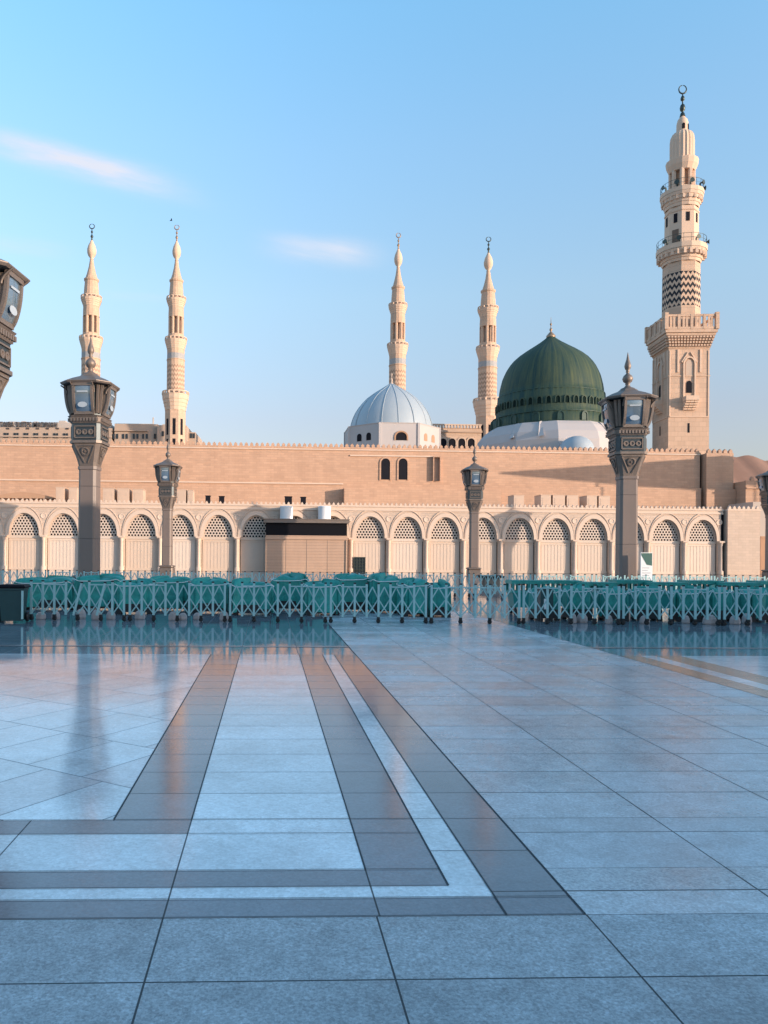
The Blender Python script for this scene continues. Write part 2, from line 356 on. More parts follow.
m_row = tiles('granite_narrow_row', GW, 1.01, 0.55, uC, v3, 0.009, 0.28, 0.07, 0.4, 55, ior=1.8, jc=0.05)
m_dark = tiles('dark_marble_band', DK, 40, P, uA-20, v5, 0.009, 0.10, 0.08, 0.22, 40, ior=1.8, jc=0.03)
m_darkh = tiles('dark_marble_cross_band', DK, 1.02, 30, uA, -10, 0.009, 0.16, 0.08, 0.24, 40, ior=1.8, jc=0.03)
m_light = tiles('white_marble_band', LT, 40, P, uA-20, v5, 0.009, 0.085, 0.08, 0.26, 30, ior=2.0, jc=0.08)
m_lighth = tiles('white_marble_cross_band', LT, 1.02, 30, uA, -10, 0.009, 0.14, 0.08, 0.28, 35, ior=1.9, jc=0.08)
m_diam = tiles('white_marble_diamond_panel', LT, 0.62, 0.95, 0.3, 0.2, 0.009, 0.07, 0.09, 0.26, 30, diag=R(34), ior=2.0, jc=0.10, tint=(0.50, 0.52, 0.55), tilt=0.003)
m_far = tiles('polished_grey_paving', (0.18, 0.24, 0.28), 1.01, P, uA, vF, 0.010, 0.055, 0.1, 0.12, 40, ior=2.0, jc=0.05)
m_pinkl = tiles('beige_marble_band', (0.36, 0.25, 0.19), 1.01, P, uA, v5, 0.009, 0.12, 0.08, 0.06, 40, ior=1.6, jc=0.08)
sheet('plaza', [(-120, -60, 120, 84.4)], -0.004, m_far)
sheet('paving_foreground', [(-14, -8, 14, v0)], 0.0, m_gran)
sheet('paving_walkway', [(uC, v0, uR, v3), (uC, v5, uR, 24)], 0.0, m_gran_r)
sheet('paving_walkway_narrow_row', [(uC, v3, uR, v5)], 0.0, m_row)
sheet('paving_dark_cross_bands', [(-14, v0, uC, v1), (-14, v2, uD1, v3), (-14, v4, uA, v5), (uB, v3, uD1, v5)], 0.0, m_darkh)
sheet('paving_white_cross_bands', [(-14, v1, uD2, v2), (-14, v3, uA, v4), (uA, v3, uB, v5)], 0.0, m_lighth)
sheet('paving_dark_bands', [(uD2, v1, uC, vF), (uB, v5, uD1, vF), (uE, v5, uA, vF)], 0.0, m_dark)
sheet('paving_white_bands', [(uD1, v2, uD2, vF), (uA, v5, uB, vF)], 0.0, m_light)
sheet('paving_diamond_panel', [(-14, v5, uE, vF)], 0.0, m_diam)
sheet('paving_right_panel_bands', [(uR, v0, 6.52, vF), (6.78, v0, 7.25, vF)], 0.0, m_pinkl)
sheet('paving_right_panel_white', [(6.52, v0, 6.78, vF), (7.25, v0, 20, vF)], 0.0, m_light)
m_joint = plain('dark_joint_grout', (0.035, 0.05, 0.06), 0.8)
jw = 0.0045
sheet('paving_joints', [(u_-jw, a_, u_+jw, b_) for u_, a_, b_ in ((uE, v5, vF), (uA, v5, vF), (uB, v3, vF), (uD1, v2, vF), (uD2, v0, vF), (uC, v0, 19.5), (uR, v0, 24))]
      +[(-14, v_-jw*0.6, b_, v_+jw*0.6) for v_, b_ in ((v0, uC), (v1, uC-0.0), (v2, uD1), (v3, uD1), (v4, uD1), (v5, uD1))], 0.004, m_joint)
sheet('paving_far_band', [(-14, vF+2*P, uC, vF+2*P+0.22), (uR, vF+2*P, 20, vF+2*P+0.22)], 0.0, m_darkh)

# ------------------------------------------------------------------ the arcade in front of the mosque
def merlons(b, u0, u1, z, pitch, w, h, v0, v1):
    b.box((u0, v0+0.01, z), (u1, v1-0.01, z+0.07))
    n = int(round((u1-u0)/pitch)); p = (u1-u0)/n
    for i in range(n):
        c = u0+(i+0.5)*p
        b.prism([(c-w/2, z), (c+w/2, z), (c+w/2, z+h*0.6), (c+w*0.22, z+h*0.8), (c, z+h), (c-w*0.22, z+h*0.8), (c-w/2, z+h*0.6)], v0, v1)
def arch_pts(c, hw, zs, rise, n=14):     # left springing over the crown to the right springing
    return [(c-hw*math.cos(PI*i/n), zs+rise*math.sin(PI*i/n)**0.92) for i in range(n+1)]
def arch_wall(b, c, w, hw, z0, zs, rise, z1, v0, v1, n=14):
    """one bay of wall with an arched opening standing on z0"""
    A = arch_pts(c, hw, zs, rise, n)
    top = [(c-w/2+w*i/n, z1) for i in range(n+1)]
    L = [(c-w/2, z0), (c-hw, z0)]
    for v, flip in ((v0, False), (v1, True)):
        vs = [(x, v, z) for x, z in A]+[(x, v, z) for x, z in top]
        fs = [(i, i+1, i+n+2, i+n+1) for i in range(n)]
        b.add(vs, [tuple(reversed(f)) if flip else f for f in fs])
        for s_ in (-1, 1):
            q = [(c+s_*w/2, v, z0), (c+s_*hw, v, z0), (c+s_*hw, v, zs), (c+s_*w/2, v, z1)]
            b.add(q, [(0, 1, 2, 3)])
    full = [(c-hw, z0)]+A+[(c+hw, z0)]
    k = len(full)
    b.add([(x, v0, z) for x, z in full]+[(x, v1, z) for x, z in full], [(i, i+1, i+1+k, i+k) for i in range(k-1)])
ua, _ = MQ.fit(24, 537, 0); ub, zspr_b = MQ.fit(702.7, 543, 0)
STEP = (ub-ua)/18
zs = 3.75; hw = 1.55; rise = 2.35; ztop = 7.35
arc = thing('arcade', 'long pale stone arcade with lattice lunettes and panelled doors', 'arcade', MQ.w(0, 0), MQ.a)
ue0 = ua-2.5*STEP; ue1 = ub+0.5*STEP+0.25
b = MB()
for i in range(-2, 19): arch_wall(b, ua+i*STEP, STEP, 1.80, 0, zs, 2.62, ztop-0.55, 0, 0.45)
b.build('wall', 'arcade', arc)
b = MB(); b.box((ue0, -0.10, ztop-0.55), (ue1, 0.55, ztop-0.40)); b.box((ue0, -0.03, ztop-0.40), (ue1, 0.5, ztop-0.14)); b.box((ue0, -0.14, ztop-0.14), (ue1, 0.6, ztop))
b.build('cornice', 'trim', arc)
b = MB(); merlons(b, ue0, ue1, ztop, 0.50, 0.24, 0.36, 0.0, 0.25); b.build('battlement', 'trim', arc)
b = MB(); b.box((ue0, 0.6, ztop-0.35), (ue1, 14, ztop-0.05)); b.build('roof', 'trim', arc)
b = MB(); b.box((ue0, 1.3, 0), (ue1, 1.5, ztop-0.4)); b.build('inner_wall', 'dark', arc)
proto_col = None
def column_mb():
    b = MB()
    b.lathe([(0, 0.30), (0.35, 0.30), (0.4, 0.24), (0.5, 0.19), (3.2, 0.17), (3.3, 0.22), (3.4, 0.2), (3.6, 0.28)], 12)
    b.box((-0.32, -0.32, 3.6), (0.32, 0.32, 3.78)); return b
def ring_mb(c=0, hw0=1.62, hw1=1.98, rise0=2.43, rise1=2.86, v0=-0.07, v1=0.0):
    b = MB(); n = 20
    A = arch_pts(c, hw0, zs, rise0, n); B = arch_pts(c, hw1, zs, rise1, n)
    vs = [(x, v0, z) for x, z in A]+[(x, v0, z) for x, z in B]+[(x, v1, z) for x, z in A]+[(x, v1, z) for x, z in B]
    m_ = n+1; fs = []
    for i in range(n): fs += [(i, i+1, m_+i+1, m_+i), (i, 2*m_+i, 2*m_+i+1, i+1), (m_+i, m_+i+1, 3*m_+i+1, 3*m_+i)]
    fs += [(0, m_, 3*m_, 2*m_), (n, 2*m_+n, 3*m_+n, m_+n)]
    b.add(vs, fs); return b
def lattice_mb():
    b = MB(); p = 0.34; q = p*0.866; r1 = p*0.365; nr = 8
    for j in range(nr+1):
        z = zs+0.12+j*q
        for i in range(-7, 8):
            x = i*p+(p/2 if j % 2 else 0)
            if abs(x) > hw+0.15: continue
            if z > zs+0.2+rise*math.sqrt(max(0, 1-(x/(hw+0.1))**2))+0.1: continue
            o = [(x+p/math.sqrt(3)*math.sin(PI/3*k), z+p/math.sqrt(3)*math.cos(PI/3*k)) for k in range(6)]
            h_ = [(x+r1*math.sin(PI/3*k), z+r1*math.cos(PI/3*k)) for k in range(6)]
            vs = [(X, 0, Z) for X, Z in o]+[(X, 0, Z) for X, Z in h_]+[(X, 0.07, Z) for X, Z in h_]
            b.add(vs, [(k, (k+1) % 6, 6+(k+1) % 6, 6+k) for k in range(6)]+[(6+k, 6+(k+1) % 6, 12+(k+1) % 6, 12+k) for k in range(6)])
    return b
def door_mb():
    b = MB(); b.box((-1.72, 0.05, 0), (1.72, 0.12, zs-0.04))
    b.box((-1.78, -0.06, zs-0.30), (1.78, 0.05, zs-0.02))
    for k in range(9):
        x = -1.5+k*0.375
        b.box((x-0.07, 0.028, 0.25), (x+0.07, 0.05, zs-0.55))
    b.box((-1.72, -0.02, 0), (1.72, 0.05, 0.25)); b.box((-1.72, -0.02, zs-0.55), (1.72, 0.05, zs-0.45)); return b
cm = column_mb().build('column', 'trim', arc); rg = ring_mb().build('arch_moulding', 'trim', arc); rg2 = ring_mb(0, 2.00, 2.055, 3.10, 3.17, -0.09, 0.0).build('outer_moulding', 'trim', arc)
lt = lattice_mb().build('lattice_screen', 'lattice', arc); dr = door_mb().build('door', 'door', arc)
inner = MB(); arch_wall(inner, 0, 3.58, 1.52, zs-0.02, zs+0.0, 2.28, zs+2.9, 0, 0.06); ir = inner.build('inner_arch', 'trim', arc)
ro = MB(); ro.lathe([(0, 0.33), (0.06, 0.33), (0.06, 0.24), (0.02, 0.2)], 18, False)
ro.v = [(x, -z, y) for x, y, z in ro.v]; rd = ro.build('roundel', 'trim', arc)
for k, i in enumerate(range(-2, 19)):
    c = ua+i*STEP
    for o_, v, z in ((rg, 0, 0), (rg2, 0, 0), (lt, 0.38, 0), (dr, 0.36, 0), (ir, 0.26, 0)):
        if k == 0: o_.location = (c, v, z)
        else: dup(o_, arc, (c, v, z))
    if k == 0:
        cm.location = (c-STEP/2, -0.02, 0); rd.location = (c-STEP/2, 0, zs+2.15)
    else: dup(cm, arc, (c-STEP/2, -0.02, 0)); dup(rd, arc, (c-STEP/2, 0, zs+2.15))
dup(cm, arc, (ua+18.5*STEP, -0.02, 0)); dup(rd, arc, (ua+18.5*STEP-0.2, 0, zs+2.15))

# end block to the right of the arcade
u0, _ = MQ.fit(727, 560, -0.4); u1, _ = MQ.fit(759.5, 560, -0.4)
eb = thing('gate_block', 'plain coursed pink stone block closing the right end of the arcade', 'building', MQ.w(u0, 0), MQ.a)
b = MB(); b.box((u0, -0.5, 0), (u1, 9, ztop-0.15)); b.build('wall', 'arcade', eb, (u0, 0, 0))
b = MB(); b.box((u0-0.05, -0.58, ztop-0.15), (u1+0.08, 9.05, ztop)); merlons(b, u0, u1, ztop, 0.52, 0.3, 0.42, -0.45, -0.2); b.build('battlement', 'trim', eb, (u0, 0, 0))
b = MB(); b.box((ue1-0.02, 0.3, 0), (u0, 0.4, ztop-0.2)); b.build('recess', 'dark', eb, (u0, 0, 0))

# ------------------------------------------------------------------ high wall of the mosque behind
VW = 14.0
zt = 15.75
uL = MQ.fit(-60, 440, VW)[0]; uR1 = MQ.fit(700, 460, VW)[0]; uBay0 = MQ.fit(344, 480, VW-1.4)[0]; uBay1 = MQ.fit(500, 480, VW-1.4)[0]
hwl = thing('mosque_wall', 'high sandstone wall of the mosque with a battlement, running the width of the picture', 'wall', MQ.w(0, VW), MQ.a)
OG = (0, VW, 0)
b = MB(); b.box((uL, VW, 11.05), (uR1, VW+1.5, zt)); b.box((uL, VW-0.35, 7.3), (uBay0, VW+1.5, 11.05)); b.box((uBay0, VW-0.35, 7.3), (uR1, VW+1.5, 11.05))
b.build('wall', 'wall', hwl, OG)
b = MB(); b.box((uL, VW-0.5, 10.95), (uBay0, VW-0.352, 11.12)); b.box((uL, VW-0.12, zt-0.35), (uR1, VW-0.003, zt-0.2)); b.build('string_course', 'trim', hwl, OG)
b = MB(); merlons(b, uL, uR1, zt, 0.68, 0.42, 0.55, VW, VW+0.4); b.build('battlement', 'wall', hwl, OG)
# projecting bay with the arched windows
zb = 10.4
b = MB(); b.box((uBay0, VW-1.9, 7.3), (uBay1, VW-0.36, zb)); b.build('projecting_bay', 'wall', hwl, OG)
b = MB()
ra, za = MQ.fit(350, 455.5, VW); rb, zb2 = MQ.fit(438, 457, VW)
b.box((ra, VW-0.16, za-0.08), (rb, VW-0.003, za+0.08)); b.build('ledge', 'trim', hwl, OG)
for px in (385.5, 403):
    c, ztp = MQ.fit(px, 458.5, VW); _, zbt = MQ.fit(px, 479.5, VW)
    b = MB(); pts = arch_pts(c, 0.58, ztp-0.6, 0.6, 12)
    b.prism([(c-0.58, zbt), (c+0.58, zbt)]+list(reversed(pts))[0:-1]+[pts[0]], VW-0.06, VW-0.004); f = b.build('window', 'dark', hwl, OG)
    b = MB(); m_ = [(c-0.78, zbt-0.1)]+arch_pts(c, 0.78, ztp-0.6, 0.8, 12)+[(c+0.78, zbt-0.1)]; q_ = [(c-0.58, zbt-0.1)]+arch_pts(c, 0.58, ztp-0.6, 0.6, 12)+[(c+0.58, zbt-0.1)]
    k = len(m_); vs = [(x, VW-0.12, z) for x, z in m_]+[(x, VW-0.12, z) for x, z in q_]+[(x, VW-0.002, z) for x, z in m_]+[(x, VW-0.002, z) for x, z in q_]
    fs = []
    for i in range(k-1): fs += [(i, i+1, k+i+1, k+i), (i, 2*k+i, 2*k+i+1, i+1), (k+i, k+i+1, 3*k+i+1, 3*k+i)]
    b.add(vs, fs); o = b.build('window_frame', 'wall', f)
    o.location = (0, 0, 0); o.data.transform(Matrix.Translation((-OG[0], -OG[1], 0)))
ca, z_a = MQ.fit(432.5, 457.5, VW); cb_, z_b = MQ.fit(439, 481, VW)
b = MB(); b.box((ca, VW-0.5, z_b), (ca+0.12, VW-0.004, z_a)); b.box((cb_, VW-0.5, z_b), (cb_+0.12, VW-0.004, z_a)); b.box((ca, VW-0.5, z_a), (cb_+0.12, VW-0.004, z_a+0.12)); b.build('niche_surround', 'wall', hwl, OG)
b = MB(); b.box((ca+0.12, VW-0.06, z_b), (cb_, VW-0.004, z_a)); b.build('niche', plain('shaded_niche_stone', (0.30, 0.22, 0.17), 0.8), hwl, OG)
# buttress strip and the block to the right of it
ug0 = MQ.fit(700.5, 470, VW)[0]; ug1 = MQ.fit(706.5, 470, VW-0.8)[0]; ug2 = MQ.fit(733.5, 470, VW-0.8)[0]; ug3 = MQ.fit(759.5, 490, VW-3)[0]
zk = MQ.fit(720, 453.5, VW-0.8)[1]
b = MB(); b.box((ug0, VW+0.5, 7.3), (ug1, VW+1.2, zt)); b.build('recess', 'dark', hwl, OG)
tb = thing('tower_block', 'short battlemented sandstone block right of the tall minaret foot', 'building', MQ.w(ug1, VW), MQ.a)
OT = (ug1, VW, 0)
b = MB(); b.box((ug1, VW-0.8, 7.3), (ug2, VW+10, zk)); b.box((ug1-0.1, VW-1.05, 7.3), (ug2+0.2, VW-0.8, 10.9)); b.build('wall', 'wall', tb, OT)
b = MB(); merlons(b, ug1, ug2, zk, 0.72, 0.45, 0.6, VW-0.8, VW-0.4); b.build('battlement', 'wall', tb, OT)
zl = MQ.fit(745, 481, VW-3)[1]
lb = thing('low_block', 'lower battlemented stone block at the right end below the brown canopy', 'building', MQ.w(ug2, VW-3), MQ.a)
b = MB(); b.box((ug2+0.25, VW-3, 7.3), (ug3, VW+4, zl)); b.box((ug2+0.25, VW-3.2, zl-1.0), (ug3+0.1, VW-3, zl-0.8)); b.build('wall', 'wall', lb, (ug2, VW-3, 0))
b = MB(); merlons(b, ug2+0.25, ug3, zl, 1.3, 0.4, 0.6, VW-3, VW-2.6); b.build('battlement', 'wall', lb, (ug2, VW-3, 0))
# roof deck of the mosque, holds the domes
rf = thing('mosque_hall', 'flat roofed prayer hall behind the high wall', 'building', MQ.w(0, VW+1.5), MQ.a)
b = MB(); b.box((uL, VW+1.5, 0), (ug1+3, VW+190, 15.2)); b.build('roof', 'wall', rf, (0, VW+1.5, 0))

# ------------------------------------------------------------------ things on the arcade roof
RZ = ztop-0.05
def roof_box(px0, px1, pyt, v, d, mat, name, label, cat, group=None, vents=True):
    c0 = MQ.fit(px0, pyt, v)[0]; c1, z1 = MQ.fit(px1, pyt, v)
    t = thing(name, label, cat, MQ.w((c0+c1)/2, v+d/2, RZ), MQ.a, group)
    wd = c1-c0; hh = z1-RZ
    b = MB(); b.box((-wd/2, -d/2, 0.12), (wd/2, d/2, hh)); b.box((-wd/2-0.05, -d/2-0.05, hh), (wd/2+0.05, d/2+0.05, hh+0.06))
    for s_ in (-1, 1): b.box((s_*wd*0.38-0.08, -d/2+0.05, 0), (s_*wd*0.38+0.08, d/2-0.05, 0.12))
    b.build('casing', mat, t)
    if vents:
        n = max(1, int(wd/1.0))
        vb = MB()
        for k in range(n):
            x = -wd/2+wd*(k+0.5)/n; ww = wd/n*0.36
            for j in range(6): vb.box((x-ww, -d/2-0.03, 0.35+j*(hh-0.6)/6), (x+ww, -d/2, 0.35+(j+0.6)*(hh-0.6)/6))
        vb.build('louvre', 'hvac', t)
    return t
g = 'air handling units on the arcade roof'
spots = [(56, 64, 487.5, 'leftmost pale air handling unit on the arcade roof, by the dark gap'), (69, 77, 488, 'pale roof unit just left of the big left street lamp'),
 (103, 114, 488.5, 'pale roof unit just right of the big left street lamp'), (117.5, 129, 489, 'pale boxy roof unit, third right of the left lamp'), (133, 143, 489.5, 'pale boxy roof unit left of the small left lamp'),
 (177, 186, 490, 'pale roof unit just right of the small left lamp'), (187.5, 193, 490.5, 'narrow pale roof unit beside the small left lamp'),
 (514, 524, 495.5, 'pale roof unit right of the small right lamp, first of the right group'), (541, 551, 495.2, 'pale roof unit under the green dome, second of the right group'),
 (553, 565, 495.5, 'wide pale roof unit in the middle of the right group'), (567, 578, 495.8, 'pale roof unit under the small blue dome'),
 (587, 597, 496, 'pale roof unit left of the big right street lamp'), (599, 610, 496.3, 'pale roof unit touching the outline of the big right lamp')]
for x0, x1, yt, lb_ in spots: roof_box(x0, x1, yt, 5.0, 2.2, 'hvac', 'air_handling_unit', lb_, 'air conditioner', g)
# darker duct openings
for px0, px1, yt, lb_ in ((205.5, 210, 496, 'small dark roof box left of the white tanks'), (219, 224, 496.5, 'small dark roof box above the seventh arch'), (285, 292, 496.8, 'dark roof box behind the left white tank'), (301, 306, 497.3, 'dark roof box between the two white tanks')):
    roof_box(px0, px1, yt, 1.6, 0.9, 'dark', 'roof_hatch', lb_, 'roof box', 'dark boxes on the arcade roof', False)

# low canopy on the left roof
c0 = MQ.fit(-4, 490, 7)[0]; c1 = MQ.fit(55, 490, 7)[0]
ca_ = thing('roof_canopy', 'low brown vaulted canopy on the arcade roof at the far left', 'canopy', MQ.w(c0, 7, RZ), MQ.a)
b = MB(); n = 16
ptsT = [(i/n*(c1-c0), 1.05+0.55*math.sin(PI*i/n)) for i in range(n+1)]
b.prism([(0, 0.9), (c1-c0, 0.9)]+list(reversed(ptsT)), -1, 2.5); b.build('cover', 'brown', ca_)
for k in range(9):
    b = MB(); b.cbox(0.2+k*(c1-c0-0.4)/8, -0.9, 0, 0.12, 0.12, 0.9); b.build('post', 'hvac', ca_)

# ------------------------------------------------------------------ minarets
def crescent(b, zc, r, t, c=(0, 0)):
    pts = []; rad = []; n = 30
    for i in range(n+1):
        a = R(-90)+R(174)*(2*i/n-1)
        pts.append((c[0]+r*math.cos(a), c[1], zc+r*math.sin(a))); rad.append(t*(0.45+0.55*(1-abs(2*i/n-1)**1.5)))
    b.tube(pts, rad, 6)
def parapet(b, r0, z0, h, n=12):
    """openwork parapet: posts and a rail"""
    b.lathe([(z0, r0*0.9), (z0, r0), (z0+h*0.3, r0), (z0+h*0.3, r0*0.93)], 16, False, cap=False)
    b.lathe([(z0+h*0.8, r0*0.93), (z0+h*0.8, r0*1.01), (z0+h, r0*1.01), (z0+h, r0*0.93), (z0+h*0.8, r0*0.93)], 16, False, cap=False)
    for i in range(n):
        a = 2*PI*i/n
        b.cbox(r0*0.96*math.cos(a), r0*0.96*math.sin(a), z0+h*0.3, r0*0.13, r0*0.13, h*0.5)
def corbel(b, r_in, r_out, z0, z1, n=16, steps=4):
    prof = []
    for i in range(steps):
        r = r_in+(r_out-r_in)*((i+1)/steps)**1.2
        prof += [(z0+(z1-z0)*i/steps, r_in+(r_out-r_in)*(i/steps)**1.2), (z0+(z1-z0)*i/steps+0.001, r*0.97), (z0+(z1-z0)*(i+0.7)/steps, r)]
    prof += [(z1, r_out)]
    b.lathe(prof, n, False, cap=False)
def slender(finial_mat):
    s = 240/770.0
    Z = lambda y: 1.7+(555.3-y)*s
    t = thing('minaret', 'x', 'minaret')
    b = MB(); b.lathe([(0, 10.6*s), (Z(411), 10.6*s)], 8, False, rot=PI/8); b.build('base', 'min', t)
    sl = MB(); sl.box((-0.45, -10.6*s*0.924-0.06, Z(436)), (0.45, -10.6*s*0.924+0.3, Z(420))); sl.box((-0.45, -10.6*s*0.924-0.06, Z(452)), (0.45, -10.6*s*0.924+0.3, Z(440)))
    o = sl.build('window', 'dark', t)
    for k in (-1, 1): dup(o, t, (0, 0, 0), k*PI/4)
    b = MB(); corbel(b, 10.2*s, 13.2*s, Z(411), Z(397)); b.lathe([(Z(397), 13.2*s), (Z(396), 13.5*s), (Z(396)+0.01, 4)], 16, False, cap=False); parapet(b, 13.3*s, Z(396.5), 4.5*s, 16); b.build('balcony', 'min_b', t)
    b = MB(); b.lathe([(Z(397), 8.8*s), (Z(366), 8.8*s)], 16, False); b.build('shaft', 'chev_far', t)
    b = MB(); b.lathe([(Z(366), 8.8*s), (Z(361), 8.8*s)], 16, False); b.lathe([(Z(361), 9.2*s), (Z(360), 9.2*s)], 16, False); b.lathe([(Z(354.5), 8.7*s), (Z(346), 8.7*s)], 16, False); b.build('shaft_collar', 'min', t)
    b = MB(); b.lathe([(Z(360), 8.72*s), (Z(354.5), 8.72*s)], 16, False); b.build('grey_band', plain('grey_inlay_band', (0.33, 0.33, 0.34)), t)
    b = MB(); corbel(b, 8.8*s, 10.8*s, Z(350), Z(342)); b.lathe([(Z(342), 11*s), (Z(341.8), 3)], 16, False, cap=False); parapet(b, 10.9*s, Z(342), 4*s, 16); b.build('balcony', 'min_b', t)
    # open gallery: eight piers around a core
    b = MB(); b.lathe([(Z(342), 7.9*s), (Z(335), 7.9*s)], 16, False); b.lathe([(Z(318), 7.7*s), (Z(314), 7.7*s), (Z(307), 7.4*s)], 16, False)
    for k in range(8):
        a = 2*PI*(k+0.5)/8
        b.lathe([(Z(335), 1.35*s), (Z(318), 1.35*s)], 8, False, c=(6.5*s*math.cos(a), 6.5*s*math.sin(a)))
    b.build('gallery', 'min', t)
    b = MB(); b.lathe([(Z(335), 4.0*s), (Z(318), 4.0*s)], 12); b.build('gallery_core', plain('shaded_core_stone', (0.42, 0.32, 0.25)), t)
    b = MB(); corbel(b, 7.4*s, 9.6*s, Z(308), Z(301)); b.lathe([(Z(301), 9.8*s), (Z(300.8), 2)], 16, False, cap=False); parapet(b, 9.7*s, Z(301), 3.6*s, 14); b.build('balcony', 'min_b', t)
    b = MB(); b.lathe([(Z(301), 7.2*s), (Z(292), 6.9*s), (Z(283), 6.2*s), (Z(282), 6.9*s), (Z(280.5), 7.1*s), (Z(280), 5.8*s), (Z(275), 4.3*s), (Z(268), 2.7*s), (Z(260.5), 1.6*s)], 16, False)
    b.build('upper_drum', 'min', t)
    b = MB(); b.lathe([(Z(260.5), 1.9*s), (Z(259.5), 1.4*s), (Z(257), 3.2*s), (Z(254), 4.2*s), (Z(251), 4.3*s), (Z(247), 3.4*s), (Z(244), 2.0*s), (Z(241.5), 1.0*s)], 16); b.build('bulb', 'min_b', t)
    b = MB(); b.lathe([(Z(242), 1.0*s), (Z(239), 0.6*s), (Z(238), 1.3*s), (Z(236.8), 1.3*s), (Z(236), 0.5*s), (Z(234), 0.45*s), (Z(233.5), 1.0*s), (Z(232.3), 1.0*s), (Z(231.8), 0.4*s), (Z(230), 0.4*s)], 10)
    crescent(b, Z(227.3), 2.3*s, 0.55*s); b.build('finial', finial_mat, t)
    return t
gm = 'slender minarets rising behind the mosque wall'
mA = slender('finial_dark'); mB = slender('finial')
def put_min(proto, first, px, ytop, yh, label, rs=1.0):
    Yd = 240*(555.3-225)/(yh-ytop)
    p = at(px, 440, Yd); top = at(px, ytop, Yd)
    return place(proto, first, (p.x, Yd, 0), MQ.a, label, gm, (rs, rs, (top.z)/(1.7+(555.3-225)*240/770.0)))
put_min(mA, True, 90.3, 224, 554.6, 'slender minaret rising straight behind the big left street lamp', 1.06)
put_min(mA, False, 487, 237, 557.7, 'slender minaret standing just left of the green dome', 1.08)
put_min(mB, True, 175.2, 225, 555.3, 'slender minaret standing clear behind the wall above the small left lamp', 1.0)
put_min(mB, False, 396.9, 233, 557, 'slender minaret rising behind the silvery white dome', 0.98)

# the tall minaret
YM = 112.0; sM = (YM+3)/770
tm = thing('grand_minaret', 'tallest minaret with a square foot, balconies and black zigzag bands at the right', 'minaret', at(688.5, 445, YM).xy.to_3d(), R(-3.5))
def ZM(y):                              # heights read on the near side of each tier
    pts = [(80, 0), (116, .3), (130, .9), (155, 2.2), (185, 3.2), (245, 3.6), (310, 3.3), (460, 3.0)]
    r = 3.0
    for (a, p), (b_, q) in zip(pts, pts[1:]):
        if a <= y <= b_: r = p+(q-p)*(y-a)/(b_-a)
    return 1.7+(559.2-y)*(YM+3-r)/770
W = 19.3*sM; cyM = W
b = MB(); b.box((-W, 0, 0), (W, 2*W, ZM(346))); b.box((-W-0.08, -0.08, ZM(376)), (W+0.08, 2*W+0.08, ZM(375))); b.box((-W-0.1, -0.1, ZM(347.5)), (W+0.1, 2*W+0.1, ZM(346)))
b.build('base', 'min', tm)
def arch_face(b, c, hw_, zb_, zs_, rise_, v0_, v1_, n=10):
    b.prism([(c-hw_, zb_), (c+hw_, zb_)]+list(reversed(arch_pts(c, hw_, zs_, rise_, n))), v0_, v1_)
def frame_ring(b, c, hw0, hw1, zb_, zs_, r0, r1, v0_, v1_, n=10):
    m_ = [(c-hw1, zb_)]+arch_pts(c, hw1, zs_, r1, n)+[(c+hw1, zb_)]; q_ = [(c-hw0, zb_)]+arch_pts(c, hw0, zs_, r0, n)+[(c+hw0, zb_)]
    k = len(m_); vs = [(x, v0_, z) for x, z in m_]+[(x, v0_, z) for x, z in q_]+[(x, v1_, z) for x, z in m_]+[(x, v1_, z) for x, z in q_]
    fs = []
    for i in range(k-1): fs += [(i, i+1, k+i+1, k+i), (i, 2*k+i, 2*k+i+1, i+1), (k+i, k+i+1, 3*k+i+1, 3*k+i)]
    fs += [(0, k, 3*k, 2*k), (k-1, 2*k-1+0, 4*k-1, 3*k-1)]
    b.add(vs, fs)
def face_details(tm, rz):
    g_ = MB(); frame_ring(g_, 0, 4.6*sM, 6*sM, ZM(398), ZM(364), 6.2*sM, 7.6*sM, -0.22, 0)
    for s_ in (-1, 1):
        g_.box((s_*10.6*sM-0.12, -0.14, ZM(372)), (s_*10.6*sM+0.12, 0, ZM(349)))
        g_.bar((s_*0.2, -0.1, ZM(352)), (s_*7.2*sM, -0.1, ZM(362)), 0.16, 0.16)
        g_.box((s_*18.3*sM-0.08, -0.1, ZM(416)), (s_*18.3*sM+0.08, 0, ZM(350)))
    g_.box((-18.3*sM, -0.1, ZM(417)), (18.3*sM, 0, ZM(416)))
    o1 = g_.build('blind_arch', 'min_b', tm)
    # hanging balcony with two windows and brackets
    g_ = MB(); g_.box((-6.4*sM, -1.35, ZM(401.5)), (6.4*sM, 0, ZM(400))); g_.box((-6.2*sM, -1.3, ZM(400)), (6.2*sM, 0, ZM(397)))
    for s_ in (-1, 0, 1):
        for q in range(4): g_.box((s_*4.0*sM-0.28, -1.15+q*0.28, ZM(403.5+q*2.1)), (s_*4.0*sM+0.28, 0, ZM(401.5+q*2.1)))
    o2 = g_.build('hanging_balcony', 'min_b', tm)
    g_ = MB(); arch_face(g_, 0, 2.6*sM, ZM(392.5), ZM(384), 3.5*sM, -0.07, -0.01); o3 = g_.build('window', 'dark', tm)
    g_ = MB(); g_.box((-0.9*sM, -0.04, ZM(432.5)), (0.9*sM, 0.02, ZM(423))); o4 = g_.build('slit_window', 'dark', tm)
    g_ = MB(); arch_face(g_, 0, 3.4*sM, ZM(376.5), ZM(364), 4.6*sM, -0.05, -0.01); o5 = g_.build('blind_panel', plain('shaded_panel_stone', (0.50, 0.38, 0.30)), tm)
    return o1, o2, o3, o4, o5
fd = face_details(tm, 0)
for o_ in fd: dup(o_, tm, (-W, W*2-W, 0), -PI/2).location = (-W, W, 0)
for o_ in list(tm.children):
    if abs(o_.rotation_euler.z+PI/2) < 0.01: o_.location = (-W, W, 0)
